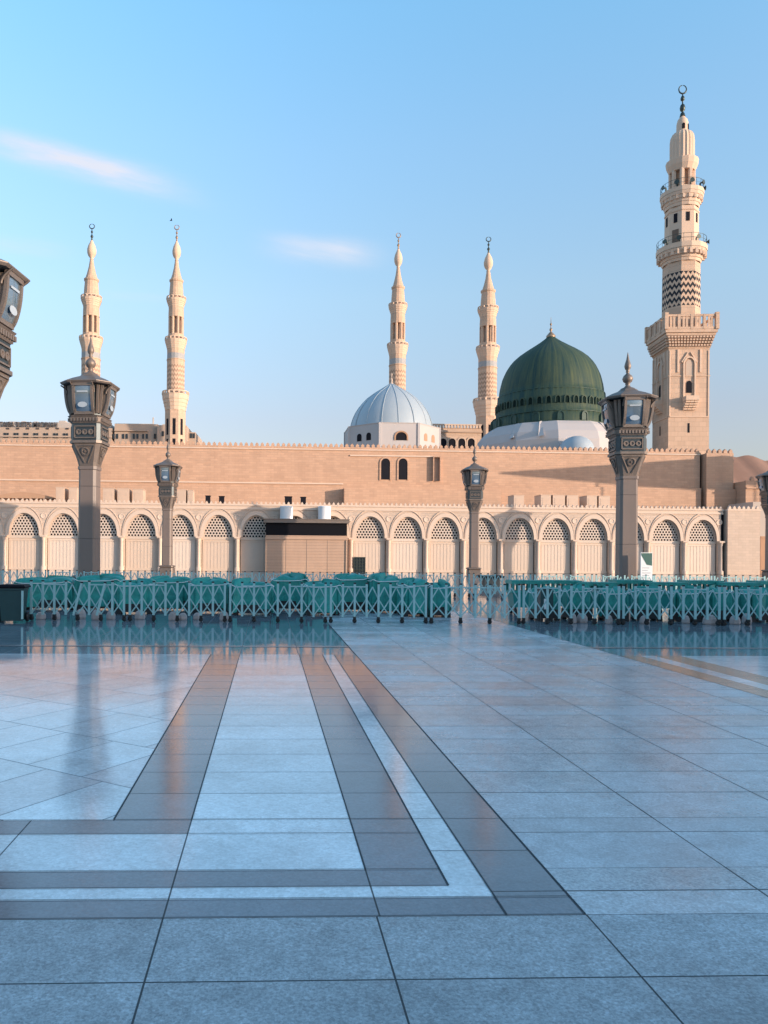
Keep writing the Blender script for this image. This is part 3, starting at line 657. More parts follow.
# square corbelled balcony
b = MB()
for i in range(5):
    e = (i+1)/5; q = W+0.55*e+0.05
    b.box((-q, W-q, ZM(346-i*2.6)), (q, W+q, ZM(346-(i+1)*2.6)-0.05))
    if i < 4:
        for k in range(15):
            x = -q+(k+0.5)*2*q/15
            b.box((x-0.13, W-q-0.22, ZM(346-i*2.6)), (x+0.13, W-q-0.001, ZM(346-(i+1)*2.6)-0.1)); b.box((-q-0.22, W+x-0.13, ZM(346-i*2.6)), (-q-0.001, W+x+0.13, ZM(346-(i+1)*2.6)-0.1))
q = W+0.68
b.box((-q-0.1, W-q-0.1, ZM(333)), (q+0.1, W+q+0.1, ZM(330)))
b.build('corbelled_floor', 'min', tm)
b = MB(); zz0 = ZM(330); zz1 = ZM(315)
for sx, sy in ((-1,-1),(1,-1),(1,1),(-1,1)): b.cbox(sx*q, W+sy*q, zz0, 0.5, 0.5, zz1-zz0+0.25)
for k in range(1, 4):
    x = -q+2*q*k/4
    for X, Y_ in ((x, W-q), (x, W+q), (-q, W+x), (q, W+x)): b.cbox(X, Y_, zz0, 0.38, 0.3 if abs(Y_-W) == q else 0.38, zz1-zz0)
for z0_, z1_ in ((zz0, zz0+0.35), (zz1-0.3, zz1)):
    b.box((-q, W-q-0.12, z0_), (q, W-q+0.12, z1_)); b.box((-q, W+q-0.12, z0_), (q, W+q+0.12, z1_)); b.box((-q-0.12, W-q, z0_), (-q+0.12, W+q, z1_)); b.box((q-0.12, W-q, z0_), (q+0.12, W+q, z1_))
for k in range(16):
    x = -q+2*q*(k+0.5)/16
    if k % 4 == 1 or k % 4 == 2:
        b.box((x-0.16, W-q-0.05, zz0+0.35), (x+0.16, W-q+0.05, zz1-0.3)); b.box((-q-0.05, W+x-0.16, zz0+0.35), (-q+0.05, W+x+0.16, zz1-0.3))
b.build('parapet', 'min', tm)
cc_ = (0, W)
def OCT(name, y0, y1, r0, r1, mat, n=8, rot=PI/8, smooth=False):
    b = MB(); b.lathe([(ZM(y0), r0*sM), (ZM(y1), r1*sM)], n, smooth, rot=rot); o = b.build(name, mat, tm); o.location = (0, W, 0); return o
OCT('lower_shaft', 330, 303, 19.4, 19.2, 'min')
OCT('zigzag_shaft', 303, 268, 19.2, 19.0, 'chev')
OCT('upper_shaft', 268, 255, 19.0, 18.8, 'min')
def TM(b, name, mat):
    o = b.build(name, mat, tm); o.location = (0, W, 0); return o
b = MB(); corbel(b, 18.8*sM, 25.2*sM, ZM(257), ZM(245), 16, 4)
for k in range(24):
    a = 2*PI*k/24; b.cbox(23.6*sM*math.cos(a), 23.6*sM*math.sin(a), ZM(251.5), 0.4, 0.4, 0.8)
b.lathe([(ZM(245), 25.8*sM), (ZM(240), 25.8*sM), (ZM(239.9), 12*sM)], 16, False, cap=False); TM(b, 'balcony', 'min_b')
def rail(r, y0, y1, name='railing'):
    b = MB(); n = 20
    ring = [(r*sM*math.cos(2*PI*i/n), r*sM*math.sin(2*PI*i/n)) for i in range(n)]
    for i in range(n):
        p, q2 = ring[i], ring[(i+1) % n]
        b.bar((*p, ZM(y0)), (*p, ZM(y1)), 0.04)
        b.bar((*p, ZM(y1)), (*q2, ZM(y1)), 0.045); b.bar((*p, ZM((y0+y1)/2)), (*q2, ZM((y0+y1)/2)), 0.03)
    TM(b, name, 'finial_dark')
rail(25, 240, 232)
OCT('middle_shaft', 240, 201, 17.3, 17.0, 'min_b')
b = MB(); b.lathe([(ZM(206), 17.6*sM), (ZM(204.5), 17.6*sM)], 8, False, rot=PI/8); TM(b, 'shaft_moulding', 'min')
wv = MB(); wv.box((-0.28, -17.2*sM*0.924-0.05, ZM(217)), (0.28, -17.2*sM*0.924+0.3, ZM(208))); wo = TM(wv, 'slit_window', 'dark')
for k in (-2, -1, 1, 2): dup(wo, tm, (0, W, 0), k*PI/4)
wv = MB(); wv.box((-0.5, -17.2*sM*0.924-0.06, ZM(237)), (0.5, -17.2*sM*0.924+0.3, ZM(224))); wo = TM(wv, 'door', plain('wooden_minaret_door', (0.16, 0.10, 0.07))); wo.rotation_euler.z = -PI/4
b = MB(); corbel(b, 17*sM, 21.8*sM, ZM(201), ZM(188), 16, 4)
for k in range(20):
    a = 2*PI*k/20; b.cbox(19.6*sM*math.cos(a), 19.6*sM*math.sin(a), ZM(195), 0.36, 0.36, 0.9)
b.lathe([(ZM(188), 22.2*sM), (ZM(184), 22.2*sM), (ZM(183.9), 8*sM)], 16, False, cap=False); TM(b, 'balcony', 'min_b')
rail(21.6, 184, 177)
b = MB()
for k in range(8):
    a = 2*PI*(k+0.5)/8; b.lathe([(ZM(184), 2.5*sM), (ZM(163), 2.5*sM)], 6, False, c=(11.2*sM*math.cos(a), 11.2*sM*math.sin(a)))
b.lathe([(ZM(184), 13.4*sM), (ZM(180), 13.4*sM)], 8, False, rot=PI/8)
b.lathe([(ZM(165), 13.2*sM), (ZM(160), 15.8*sM), (ZM(156), 16.6*sM), (ZM(155), 16.6*sM), (ZM(154.8), 9*sM)], 16, False); TM(b, 'lantern_gallery', 'min_b')
b = MB(); b.lathe([(ZM(184), 9*sM), (ZM(163), 9*sM)], 12); TM(b, 'gallery_core', 'brown')
b = MB(); b.lathe([(ZM(155), 12.6*sM), (ZM(138), 12.6*sM), (ZM(134), 12.0*sM), (ZM(131.5), 10.4*sM), (ZM(129.6), 6.4*sM)], 40, False, rib=0.07); TM(b, 'fluted_cap', 'min_b')
b = MB(); b.lathe([(ZM(130), 6.2*sM), (ZM(122), 6.0*sM), (ZM(119), 5.0*sM), (ZM(116.5), 2.6*sM), (ZM(115), 1.5*sM)], 12); cu = TM(b, 'cupola', 'min_b')
for k in (-0.2, 0.9):
    b = MB(); arch_face(b, 0, 1.5*sM, ZM(128.5), ZM(125), 1.6*sM, -6.35*sM, -5.6*sM); o = b.build('window', 'dark', cu); o.rotation_euler = (0, 0, k+PI*0)
b = MB(); b.lathe([(ZM(116), 3.0*sM), (ZM(113), 2.2*sM), (ZM(111.5), 0.8*sM), (ZM(110), 2.4*sM), (ZM(107.5), 2.9*sM), (ZM(105), 2.2*sM), (ZM(103.5), 0.7*sM), (ZM(101), 0.7*sM), (ZM(100), 2.0*sM), (ZM(98.3), 2.2*sM), (ZM(96.6), 1.6*sM), (ZM(95.6), 0.6*sM), (ZM(93.5), 0.6*sM)], 12)
crescent(b, ZM(89.6), 4.1*sM, 0.85*sM); TM(b, 'finial', 'finial_dark')
for o_ in tm.children:                  # tiers above the square foot share one slimmer girth
    if abs(o_.location.x) < 1e-6 and abs(o_.location.y-W) < 1e-6: o_.scale = (0.9, 0.9, 1)
# loudspeakers on the two upper balconies
lsp = MB(); lsp.lathe([(0, 0.12), (0.35, 0.16), (0.75, 0.5), (0.78, 0.5)], 14); lsp.v = [(x*0.7, -z*0.7, y*0.7) for x, y, z in lsp.v]; lsp.box((-0.08, -0.1, -0.6), (0.08, 0.1, 0))
k0 = lsp.build('loudspeaker', 'finial_dark', tm)
first = True
for r_, z_, angs in ((21.0, ZM(236.5), (-150, -118, -75, -25, 20)), (18, ZM(180.5), (-165, -125, -88, -50, -10))):
    for a_ in angs:
        l_ = (r_*sM*math.cos(R(a_)), W+r_*sM*math.sin(R(a_)), z_)
        if first: k0.location = l_; k0.rotation_euler = (0, 0, R(a_+90)); first = False
        else: dup(k0, tm, l_, R(a_+90))

# ------------------------------------------------------------------ domes
YG = 121.0; sG = YG/770
pG = at(550.2, 420, YG); ZG = lambda y: 1.7+(558.2-y)*sG
gd = thing('green_dome', 'large dark green ribbed dome with a band of small windows on a white base', 'dome', (pG.x, YG, 15.2), MQ.a)
OGD = (0, 0, 15.2)
prof = [(430, 56.5), (420.3, 56.5), (420, 53), (415, 52.8), (397, 51.2), (396.6, 49.9), (393, 49.8), (388, 49.0), (383.8, 48), (379, 46.8), (374.7, 45), (370, 42.8), (365.6, 40), (361, 36.2), (356.5, 31), (352, 24.6), (347, 16.8), (343, 10.8), (340, 6.8), (337.8, 4.2), (336, 3)]
b = MB(); b.lathe([(ZG(y), r*sG) for y, r in prof], 112, True, rib=0.011); b.build('dome_shell', 'green', gd, OGD)
for yb, rr_, hh_ in ((430.6, 57.4, 0.8), (420.6, 56.8, 0.5), (398.2, 51.3, 0.35)):
    b = MB(); b.lathe([(ZG(yb), rr_*sG), (ZG(yb-hh_), rr_*sG)], 64, False); b.build('moulding', 'green2', gd, OGD)
def ringwin(parent, org, cnt, r, zb_, w_, h_, mat, fmat, name='window', off=0.5, rot0=0):
    b = MB(); arch_face(b, 0, w_/2, zb_-org[2], zb_+h_*0.6-org[2], h_*0.4, -r-0.10, -r+0.5, 8); f = b.build(name, mat, parent)
    if fmat:
        b = MB(); frame_ring(b, 0, w_/2+0.01, w_/2+0.16, zb_-org[2]-0.05, zb_+h_*0.6-org[2], h_*0.4+0.01, h_*0.4+0.18, -r-0.2, -r+0.3, 8); b.build('frame', fmat, f)
    f.rotation_euler = (0, 0, 2*PI*off/cnt+rot0)
    for k in range(1, cnt): dup(f, parent, (0, 0, 0), 2*PI*(off+k)/cnt+rot0)
ringwin(gd, OGD, 40, 52.2*sG, ZG(412.5), 0.55, 0.95, plain('dark_green_recess', (0.008, 0.02, 0.018), 0.9, 0, 0.2, 1, 0, 0.1), 'green')
ringwin(gd, OGD, 16, 56.6*sG, ZG(429.5), 0.7, 1.15, 'green2', 'green2', 'blind_window')
b = MB(); b.lathe([(ZG(337.5), 4.4*sG), (ZG(336), 4.6*sG), (ZG(334), 2.8*sG), (ZG(332.6), 1.6*sG), (ZG(331.6), 0.6*sG), (ZG(330.4), 1.4*sG), (ZG(329), 1.4*sG), (ZG(328), 0.5*sG), (ZG(325.5), 0.4*sG), (ZG(325), 1.0*sG), (ZG(323.8), 1.0*sG), (ZG(323), 0.35*sG), (ZG(317), 0.12*sG)], 12); b.build('finial', 'finial', gd, OGD)
b = MB(); b.lathe([(15.2, 73*sG), (ZG(449), 73*sG), (ZG(441), 70*sG), (ZG(434), 64*sG), (ZG(430.8), 60*sG), (ZG(430.5), 50*sG)], 12, False, rot=PI/12); b.build('white_base', 'whitewash', gd, OGD)
for a_ in (-118, -62, -140, -25):
    b = MB(); ca2, sa2 = math.cos(R(a_)), math.sin(R(a_))
    b.add([(57*sG*ca2, 57*sG*sa2, ZG(430)), ((74*ca2-4*sa2)*sG, (74*sa2+4*ca2)*sG, ZG(446)), ((74*ca2+1*sa2)*sG, (74*sa2-1*ca2)*sG, ZG(447)), ((60*ca2+2*sa2)*sG, (60*sa2-2*ca2)*sG, ZG(431)), (57*sG*ca2, 57*sG*sa2, ZG(441))], [(0, 1, 2, 3), (0, 4, 1), (4, 2, 1), (4, 3, 2), (0, 3, 4)])
    b.build('base_rib', 'whitewash', gd, OGD)
# small bluish dome in front
YS = 108.0; sS = YS/770; pS = at(576.5, 445, YS); ZS = lambda y: 1.7+(558.4-y)*sS
sd = thing('small_dome', 'small smooth pale blue dome in front of the white base of the green dome', 'dome', (pS.x, YS, 15.2), MQ.a)
b = MB(); b.lathe([(ZS(436.2)-15.2, 0.1), (ZS(436.6)-15.2, 4.5*sS), (ZS(438)-15.2, 8.5*sS), (ZS(441)-15.2, 12.8*sS), (ZS(445)-15.2, 15.7*sS), (ZS(450)-15.2, 17*sS)], 32); b.build('shell', 'greydome', sd)
b = MB(); b.lathe([(0, 17.6*sS), (ZS(450)-15.2, 17.6*sS)], 16, False); b.build('drum', 'whitewash', sd)
# silvery white dome
YW = 122.0; sW = YW/770; pW = at(391.3, 430, YW); ZW = lambda y: 1.7+(557-y)*sW
wd = thing('silver_dome', 'silvery white ribbed dome on an eight sided whitewashed drum', 'dome', (pW.x, YW, 15.2), MQ.a)
prof = [(430, 41.3), (425, 40.4), (419, 38.5), (414, 36.2), (409, 33), (404, 29), (399, 24.2), (394, 17.5), (390, 11.2), (387, 6.4), (385, 3.2), (384, 1.4)]
b = MB(); b.lathe([(ZW(y)-15.2, r*sW) for y, r in prof], 80, True, rib=0.012)
for k in range(16):
    a_ = 2*PI*k/16
    b.tube([(r*sW*math.cos(a_), r*sW*math.sin(a_), ZW(y)-15.2) for y, r in prof], 0.06, 5)
b.build('dome_shell', 'greydome', wd)
b = MB(); b.lathe([(0, 48.3*sW), (ZW(431.5)-15.2, 48.3*sW), (ZW(430.3)-15.2, 48.9*sW), (ZW(430)-15.2, 40*sW)], 8, False, rot=PI/8); b.build('drum', 'whitewash', wd)
b = MB()
for k in range(8):
    a_ = 2*PI*k/8+PI/8; b.cbox(48.2*sW*math.cos(a_), 48.2*sW*math.sin(a_), 0, 0.32, 0.32, ZW(430.3)-15.2)
b.build('corner_rib', 'whitewash', wd)
ap = 48.3*sW*math.cos(PI/8)
b = MB(); arch_face(b, 0.3, 5.2*sW, ZW(447)-15.2, ZW(444)-15.2, 4.6*sW, -ap-0.04, -ap+0.4); f = b.build('window', 'dark', wd)
b = MB(); frame_ring(b, 0.3, 5.2*sW, 6.6*sW, ZW(447)-15.2, ZW(444)-15.2, 4.6*sW, 6.0*sW, -ap-0.14, -ap, 10); b.build('window_frame', 'brown', f)
for rz_, x_ in ((-PI/4, -5.6), (-PI/4, 5.6), (PI/4, -6.5), (PI/4, 6.5)):
    b = MB(); arch_face(b, x_*sW, 2.7*sW, ZW(446)-15.2, ZW(441.5)-15.2, 2.8*sW, -ap-0.04, -ap+0.4); f = b.build('window', 'dark' if rz_ < 0 else 'brown', wd); f.rotation_euler.z = rz_
b = MB(); b.lathe([(ZW(385)-15.2, 2.6*sW), (ZW(383.5)-15.2, 1.8*sW), (ZW(382.5)-15.2, 0.7*sW), (ZW(380)-15.2, 0.9*sW), (ZW(378)-15.2, 0.3*sW), (ZW(373.5)-15.2, 0.1)], 10); b.build('finial', 'trim', wd)
# wing with arched windows between the domes
u0, z0 = MQ.fit(425, 447, 52); u1, z1 = MQ.fit(481.5, 428.5, 52)
wg = thing('rear_wing', 'low stone wing with round arched windows between the silvery dome and the green dome', 'building', MQ.w(u0, 52, 15.2), MQ.a)
b = MB(); b.box((0, 0, 0), (u1-u0, 9, z1-15.2)); b.box((-0.1, -0.25, z1-16.0), (u1-u0+0.1, -0.002, z1-15.6)); b.build('wall', 'min', wg)
b = MB()
for k in range(18): b.box((k*(u1-u0)/18+0.08, -0.2, z1-15.2), (k*(u1-u0)/18+0.42, 0.3, z1-14.7))
b.box((0, -0.22, z1-14.7), (u1-u0, 0.32, z1-14.5)); b.build('parapet', 'min_b', wg)
for px in (443, 452, 461.5, 471, 434):
    c, z_ = MQ.fit(px, 447, 52)
    b = MB(); arch_face(b, c-u0, 0.62, z_-15.4, z_-14.3, 0.62, -0.05, -0.01); f = b.build('window', 'dark', wg)
    b = MB(); frame_ring(b, c-u0, 0.63, 0.85, z_-15.4, z_-14.3, 0.63, 0.86, -0.16, -0.005); b.build('window_frame', 'min_b', f)

# ------------------------------------------------------------------ buildings far left, seen over the wall
YH = 300.0
hb = thing('hotel_building', 'long pale hotel with a lettered roof sign and paired windows above the wall', 'building', (at(-30, 500, YH).x, YH, 0))
x0 = hb.location.x; xa = at(112, 430, YH).x-x0; zt1 = at(0, 420.5, YH).z; zt2 = at(112, 425, YH).z
b = MB(); b.box((0, 0, 0), (xa, 30, zt2-1.2)); b.box((-0.3, -0.6, zt2-5.0), (xa, 0, zt2-4.4)); b.build('wall', 'hotel', hb)
b = MB(); b.box((0, 2, zt2-1.2), (xa*0.97, 28, zt2+1.2))
for k in range(10): b.box((xa*(0.05+0.09*k), 6, zt2+1.2), (xa*(0.05+0.09*k)+random.uniform(1.5, 4), 12, zt2+1.2+random.uniform(0.5, 1.6)))
b.build('rooftop', 'hotel2', hb)
wb = MB(); wb.box((0, -0.25, 0), (0.75, 0.1, 1.9)); w0 = wb.build('window', 'glasswin', hb); first = True
zr = at(60, 438.2, YH).z
px = 4
while px < 112:
    for d in (0, 2.8):
        l_ = (at(px+d, 437, YH).x-x0, 0, zr)
        if first: w0.location = l_; first = False
        else: dup(w0, hb, l_)
    px += 9.9
b = MB()
for k in range(11): b.cbox(at(8+9.9*k, 430, YH).x-x0, -0.1, at(8+9.9*k, 429.4, YH).z, 1.1, 0.3, 0.6)
b.build('vent_row', 'letters', hb)
cu_ = bpy.data.curves.new('sign', 'FONT'); cu_.body = 'TAIBA SUITES MADINAH'; cu_.extrude = 0.1; cu_.size = 3.1; cu_.offset = 0.02
tmp = bpy.data.objects.new('tmp', cu_); col.objects.link(tmp)
bpy.context.view_layer.update()
me = bpy.data.meshes.new_from_object(tmp); bpy.data.objects.remove(tmp)
me.materials.append(M['letters']); so = bpy.data.objects.new('roof_sign', me); col.objects.link(so); so.parent = hb
wS = max(v.co.x for v in me.vertices); want = at(56, 424, YH).x-at(-2, 424, YH).x
so.scale = (want/wS, 1.0, 1.0); so.rotation_euler = (PI/2, 0, 0); so.location = (at(-2, 424, YH).x-x0, 1.6, zt2-0.9)
hb2 = thing('hotel_annex', 'greyer stepped building with paired windows behind the left slender minaret', 'building', (at(114, 500, YH).x, YH, 0))
x0 = hb2.location.x
def X(px): return at(px, 430, YH).x-x0
b = MB(); b.box((0, 0, 0), (X(158), 25, at(130, 424, YH).z)); b.box((X(158), -2, 0), (X(187), 25, at(170, 426, YH).z)); b.box((X(187), 3, 0), (X(194.5), 25, at(190, 431, YH).z)); b.box((0, -0.8, at(130, 431.3, YH).z), (X(148), 0, at(130, 430.4, YH).z)); b.build('wall', 'hotel', hb2)
b = MB(); b.box((X(112), 5, at(130, 424, YH).z), (X(150), 20, at(130, 421.4, YH).z)); b.box((X(150), 5, at(150, 424, YH).z), (X(151), 6, at(150, 415, YH).z)); b.box((X(160), 5, at(170, 426, YH).z), (X(180), 20, at(170, 422, YH).z)); b.build('rooftop', 'hotel2', hb2)
for px in (113, 116.4, 122.5, 126, 133, 136.6, 142.3, 146, 154, 157, 163, 181, 184, 189, 192):
    dup(w0, hb2, (X(px), -2 if 158 < px < 187 else 0, at(px, 438.8, YH).z)) if px < 158 else dup(w0, hb2, (X(px), -2.05 if px < 187 else 3, at(px, 437, YH).z))

# ------------------------------------------------------------------ right edge: canopy and brown wall
u0 = MQ.fit(731, 470, VW+8)[0]; u1 = u0+26
ct = thing('brown_canopy', 'sagging brown tent canopy over the roofs at the right edge', 'canopy', MQ.w(u0, VW+8, 0), MQ.a)
zc = MQ.fit(735, 456, VW+20)[1]
b = MB(); nx, ny = 40, 10; vs = []
for j in range(ny+1):
    for i in range(nx+1):
        x = 26*i/nx; y = 12*j/ny
        vs.append((x, y, zc-9.0*(1-j/ny)+0.35*abs(math.sin(PI*x/4.3))+0.25*math.sin(x*0.8)-0.04*x))
k = len(vs); vs += [(x, y, z-0.06) for x, y, z in vs]
fs = [(j*(nx+1)+i, j*(nx+1)+i+1, (j+1)*(nx+1)+i+1, (j+1)*(nx+1)+i) for j in range(ny) for i in range(nx)]
b.add(vs, fs+[tuple(k+q for q in reversed(f)) for f in fs], True); b.build('cloth', 'tent', ct)
b = MB()
for x in (0.6, 9, 17, 25): b.lathe([(0, 0.15), (zc-8.8, 0.15)], 8, c=(x, 0.3))
b.build('poles', 'finial_dark', ct)
u0 = MQ.fit(760.5, 560, 4)[0]
bw = thing('brown_building', 'plain brown building just right of the arcade end block', 'building', MQ.w(u0, 4), MQ.a)
b = MB(); b.box((0, 0, 0), (20, 8, MQ.fit(765, 538, 4)[1])); b.box((-0.05, -0.1, MQ.fit(765, 538, 4)[1]-0.02), (20, 8.1, MQ.fit(765, 538, 4)[1]+0.2)); b.build('wall', 'brown', bw)
b = MB(); b.box((1, 3, MQ.fit(765, 538, 4)[1]+0.2), (18, 8, MQ.fit(765, 500, 4)[1])); b.build('upper_wall', 'hotel2', bw)

# ------------------------------------------------------------------ kiosk with tanks
vK = -1.5
u0 = MQ.fit(265, 550, vK)[0]; u1 = MQ.fit(348, 550, vK)[0]; zK = MQ.fit(306, 519, vK)[1]; zb1 = MQ.fit(306, 523, vK)[1]; zb0 = MQ.fit(306, 535.5, vK)[1]
kk = thing('kiosk', 'brown clad service hut with a black band under its roof, in front of the arcade', 'hut', MQ.w(u0, vK), MQ.a)
wK = u1-u0
b = MB(); b.box((0.05, 0, 0), (wK-0.05, 1.42, zb0)); b.box((0.0, -0.1, zb0-0.45), (wK, 0, zb0-0.3)); b.build('wall', 'kiosk', kk)
b = MB()
for k in range(1, 4): b.box((wK*k/4-0.02, -0.012, 0), (wK*k/4+0.02, 0.0, zb0-0.45))
b.build('panel_seam', 'bronze', kk)
b = MB(); b.tube([(wK-0.25, -0.06, 0), (wK-0.25, -0.06, zb0-0.5)], 0.045, 8); b.build('drain_pipe', 'bronze', kk)
b = MB(); b.box((0.08, 0.06, zb0), (wK-0.12, 1.4, zb1)); b.build('window_band', 'black', kk)
b = MB(); b.box((-0.15, -0.35, zb1), (wK+0.1, 1.4, zK-0.08)); b.box((-0.2, -0.42, zK-0.08), (wK+0.15, 1.42, zK)); b.build('roof', 'bronze', kk)
for px, lab in ((286.5, 'left of two white cylindrical water tanks on the hut roof'), (324.5, 'right of two white cylindrical water tanks on the hut roof')):
    c, z_ = MQ.fit(px, 506.5, vK+0.72); p = MQ.w(c, vK+0.72, zK)
    t = thing('water_tank', lab, 'water tank', p, MQ.a, 'water tanks on the hut roof')
    hT = z_-zK
    b = MB(); b.lathe([(0, 0.70), (hT*0.92, 0.70), (hT*0.95, 0.72)], 28, cap=True); b.lathe([(0.02, 0.73), (0.08, 0.73)], 28, False); b.build('tank_body', 'tank', t)
    b = MB(); b.lathe([(hT*0.95, 0.75), (hT, 0.72), (hT*1.03, 0.4)], 28); b.build('lid', 'tank', t)
# grille gate next to the hut
c0, zg = MQ.fit(353.5, 557, -0.25); c1 = MQ.fit(365.5, 557, -0.25)[0]
gt = thing('grille_gate', 'small dark barred gate in front of the first arch right of the hut', 'gate', MQ.w(c0, -0.28), MQ.a)
wG = c1-c0; b = MB()
for k in range(5): b.box((k*(wG-0.1)/4, 0, 0), (k*(wG-0.1)/4+0.1, 0.08, zg))
for k in range(5): b.box((0, -0.04, 0.2+k*(zg-0.3)/4), (wG, -0.002, 0.3+k*(zg-0.3)/4))
b.build('bars', 'finial_dark', gt)
b = MB(); b.box((0.0, 0.1, 0), (wG, 0.13, zg)); b.build('backing', 'bronze_d', gt)

# ------------------------------------------------------------------ street lamps
def lamp():
    t = thing('street_lamp', 'x', 'street lamp')
    b = MB(); b.csq([(0, 0.62, 0.1), (0.5, 0.62, 0.1), (0.56, 0.55, 0.1), (0.62, 0.66, 0.12), (0.7, 0.66, 0.12), (0.75, 0.5, 0.1)]); b.build('pedestal', 'bronze', t)
    b = MB(); b.csq([(0.75, 0.43, 0.11), (5.55, 0.41, 0.11), (5.58, 0.45, 0.12), (5.72, 0.45, 0.12)]); b.build('post', 'bronze_s', t)
    b = MB(); b.csq([(5.72, 0.42, 0.12), (5.9, 0.46, 0.13), (6.3, 0.57, 0.16), (6.72, 0.69, 0.18)])
    b.csq([(6.74, 0.76, 0.2), (6.86, 0.76, 0.2)]); cap_ = b.build('capital', 'bronze', t)
    def side4(mb, name, mat, parent):
        o = mb.build(name, mat, parent)
        for k in (1, 2, 3): dup(o, parent, (0, 0, 0), k*PI/2)
        return o
    r = MB(); r.lathe([(0, 0.2), (0.05, 0.2), (0.06, 0.14), (0.02, 0.12), (0.02, 0.06), (0.08, 0.04)], 16, False)
    sl = math.atan2(0.33, 0.98)
    r.v = [(x, -0.60-z+(y)*-0.29, 6.36+y) for x, y, z in r.v]
    for s_ in (-1, 1): r.bar((s_*0.45, -0.68, 6.62), (s_*0.07, -0.46, 5.86), 0.05, 0.05)
    r.bar((-0.45, -0.69, 6.64), (0.45, -0.69, 6.64), 0.05, 0.05); side4(r, 'rosette', 'bronze', cap_)
    b = MB(); b.csq([(6.86, 0.69, 0.14), (7.64, 0.69, 0.14)]); bl = b.build('panel_block', 'bronze_d', t)
    r = MB(); zc_ = 7.25
    for z_ in (6.98, 7.5): r.bar((-0.48, -0.71, z_), (0.48, -0.71, z_), 0.05, 0.06)
    for x_ in (-0.48, 0.48): r.bar((x_, -0.71, 6.98), (x_, -0.71, 7.5), 0.05, 0.06)
    for x_ in (-0.29, 0, 0.29):
        q_ = MB(); q_.lathe([(0, 0.13), (0.05, 0.13), (0.05, 0.07), (0.01, 0.05)], 8, False); r.add([(x+x_, -0.69-z, 7.24+y) for x, y, z in q_.v], q_.f)
    side4(r, 'panel_relief', 'bronze', bl)
    b = MB(); b.csq([(7.64, 0.72, 0.16), (7.70, 0.76, 0.18), (7.90, 0.80, 0.2), (7.96, 0.85, 0.22), (8.0, 0.78, 0.25)])
    for k in range(9):
        x = -0.6+k*0.15
        for sx, sy in ((0, -1), (0, 1), (1, 0), (-1, 0)):
            X_, Y_ = (x, sy*0.79) if sx == 0 else (sx*0.79, x)
            b.cbox(X_, Y_, 7.72, 0.09, 0.09, 0.15)
    b.build('cornice', 'bronze', t)
    b = MB(); b.csq([(8.0, 0.68, 0.25), (8.12, 0.69, 0.26), (9.32, 0.80, 0.32), (9.42, 0.88, 0.34)]); ln = b.build('lantern_body', 'bronze_d', t)
    # bulging glazed side: frame, pane, reflector
    fr = MB(); gl = MB(); n = 8
    zz = [8.06+1.26*i/n for i in range(n+1)]
    out = [0.74+0.29*math.sin(PI*0.5*(i/n)**0.7) for i in range(n+1)]
    for s_ in (-1, 1):
        for i in range(n): fr.bar((s_*0.43, -out[i]-0.02, zz[i]), (s_*0.43, -out[i+1]-0.02, zz[i+1]), 0.11, 0.10)
        fr.bar((s_*0.43, -out[n]-0.02, 9.3), (s_*0.18, -out[n]-0.03, 9.36), 0.12, 0.1)
        for i in range(n):                                  # side cheeks
            fr.add([(s_*0.43, -out[i], zz[i]), (s_*0.43, -0.7, zz[i]), (s_*0.43, -0.7, zz[i+1]), (s_*0.43, -out[i+1], zz[i+1])], [(0, 1, 2, 3)])
    fr.bar((-0.46, -out[0]-0.04, 8.08), (0.46, -out[0]-0.04, 8.08), 0.14, 0.12); fr.bar((-0.46, -out[n]-0.03, 9.34), (0.46, -out[n]-0.03, 9.34), 0.16, 0.12)
    vs = [(x, -o_-0.05*(1-(x/0.4)**2), z) for z, o_ in zip(zz, out) for x in (-0.4, -0.2, 0, 0.2, 0.4)]
    gl.add(vs, [(j*5+i, j*5+i+1, j*5+i+6, j*5+i+5) for j in range(n) for i in range(4)], True)
    side4(fr, 'window_frame', 'bronze', ln)
    side4(gl, 'glass_pane', 'glass', ln)
    rr = MB(); rr.lathe([(0.06, 0.16), (0.10, 0.22), (0.11, 0.23)], 12)
    rr.v = [(x, -0.93-z, 8.42+y*0.55) for x, y, z in rr.v]; side4(rr, 'reflector', 'reflector', ln)
    rr = MB(); rr.bar((-0.25, -1.085, 9.0), (0.25, -1.085, 9.0), 0.07, 0.02); side4(rr, 'lamp_tube', 'reflector', ln)
    for s_ in (-1, 1):
        co = MB(); co.bar((s_*0.56, -0.66, 8.1), (s_*0.66, -0.80, 9.35), 0.11, 0.11); side4(co, 'corner_pilaster', 'bronze', ln)
    br = MB()
    for s_ in (-1, 1):
        pts = [(s_*0.5, -0.92-0.32*(i/6)**2, 9.0+0.4*(i/6)) for i in range(7)]
        br.tube(pts, 0.035, 5)
    side4(br, 'bracket', 'bronze', ln)
    b = MB(); b.csq([(9.40, 1.14, 0.46), (9.47, 1.2, 0.5), (9.5, 1.2, 0.5), (9.66, 0.90, 0.38), (9.80, 0.58, 0.26), (9.88, 0.42, 0.18), (9.96, 0.36, 0.15)]); b.build('roof', 'bronze', t)
    b = MB(); b.lathe([(9.94, 0.38), (10.02, 0.32), (10.08, 0.18), (10.18, 0.09), (10.22, 0.12), (10.28, 0.1), (10.36, 0.2), (10.50, 0.25), (10.64, 0.2), (10.74, 0.09), (10.8, 0.06), (10.84, 0.1), (10.9, 0.07), (11.0, 0.13), (11.12, 0.16), (11.25, 0.13), (11.45, 0.07), (11.8, 0.01)], 16); b.build('finial', 'bronze', t)
    return t
lp = lamp(); gl_ = 'ornate lantern posts on the plaza'
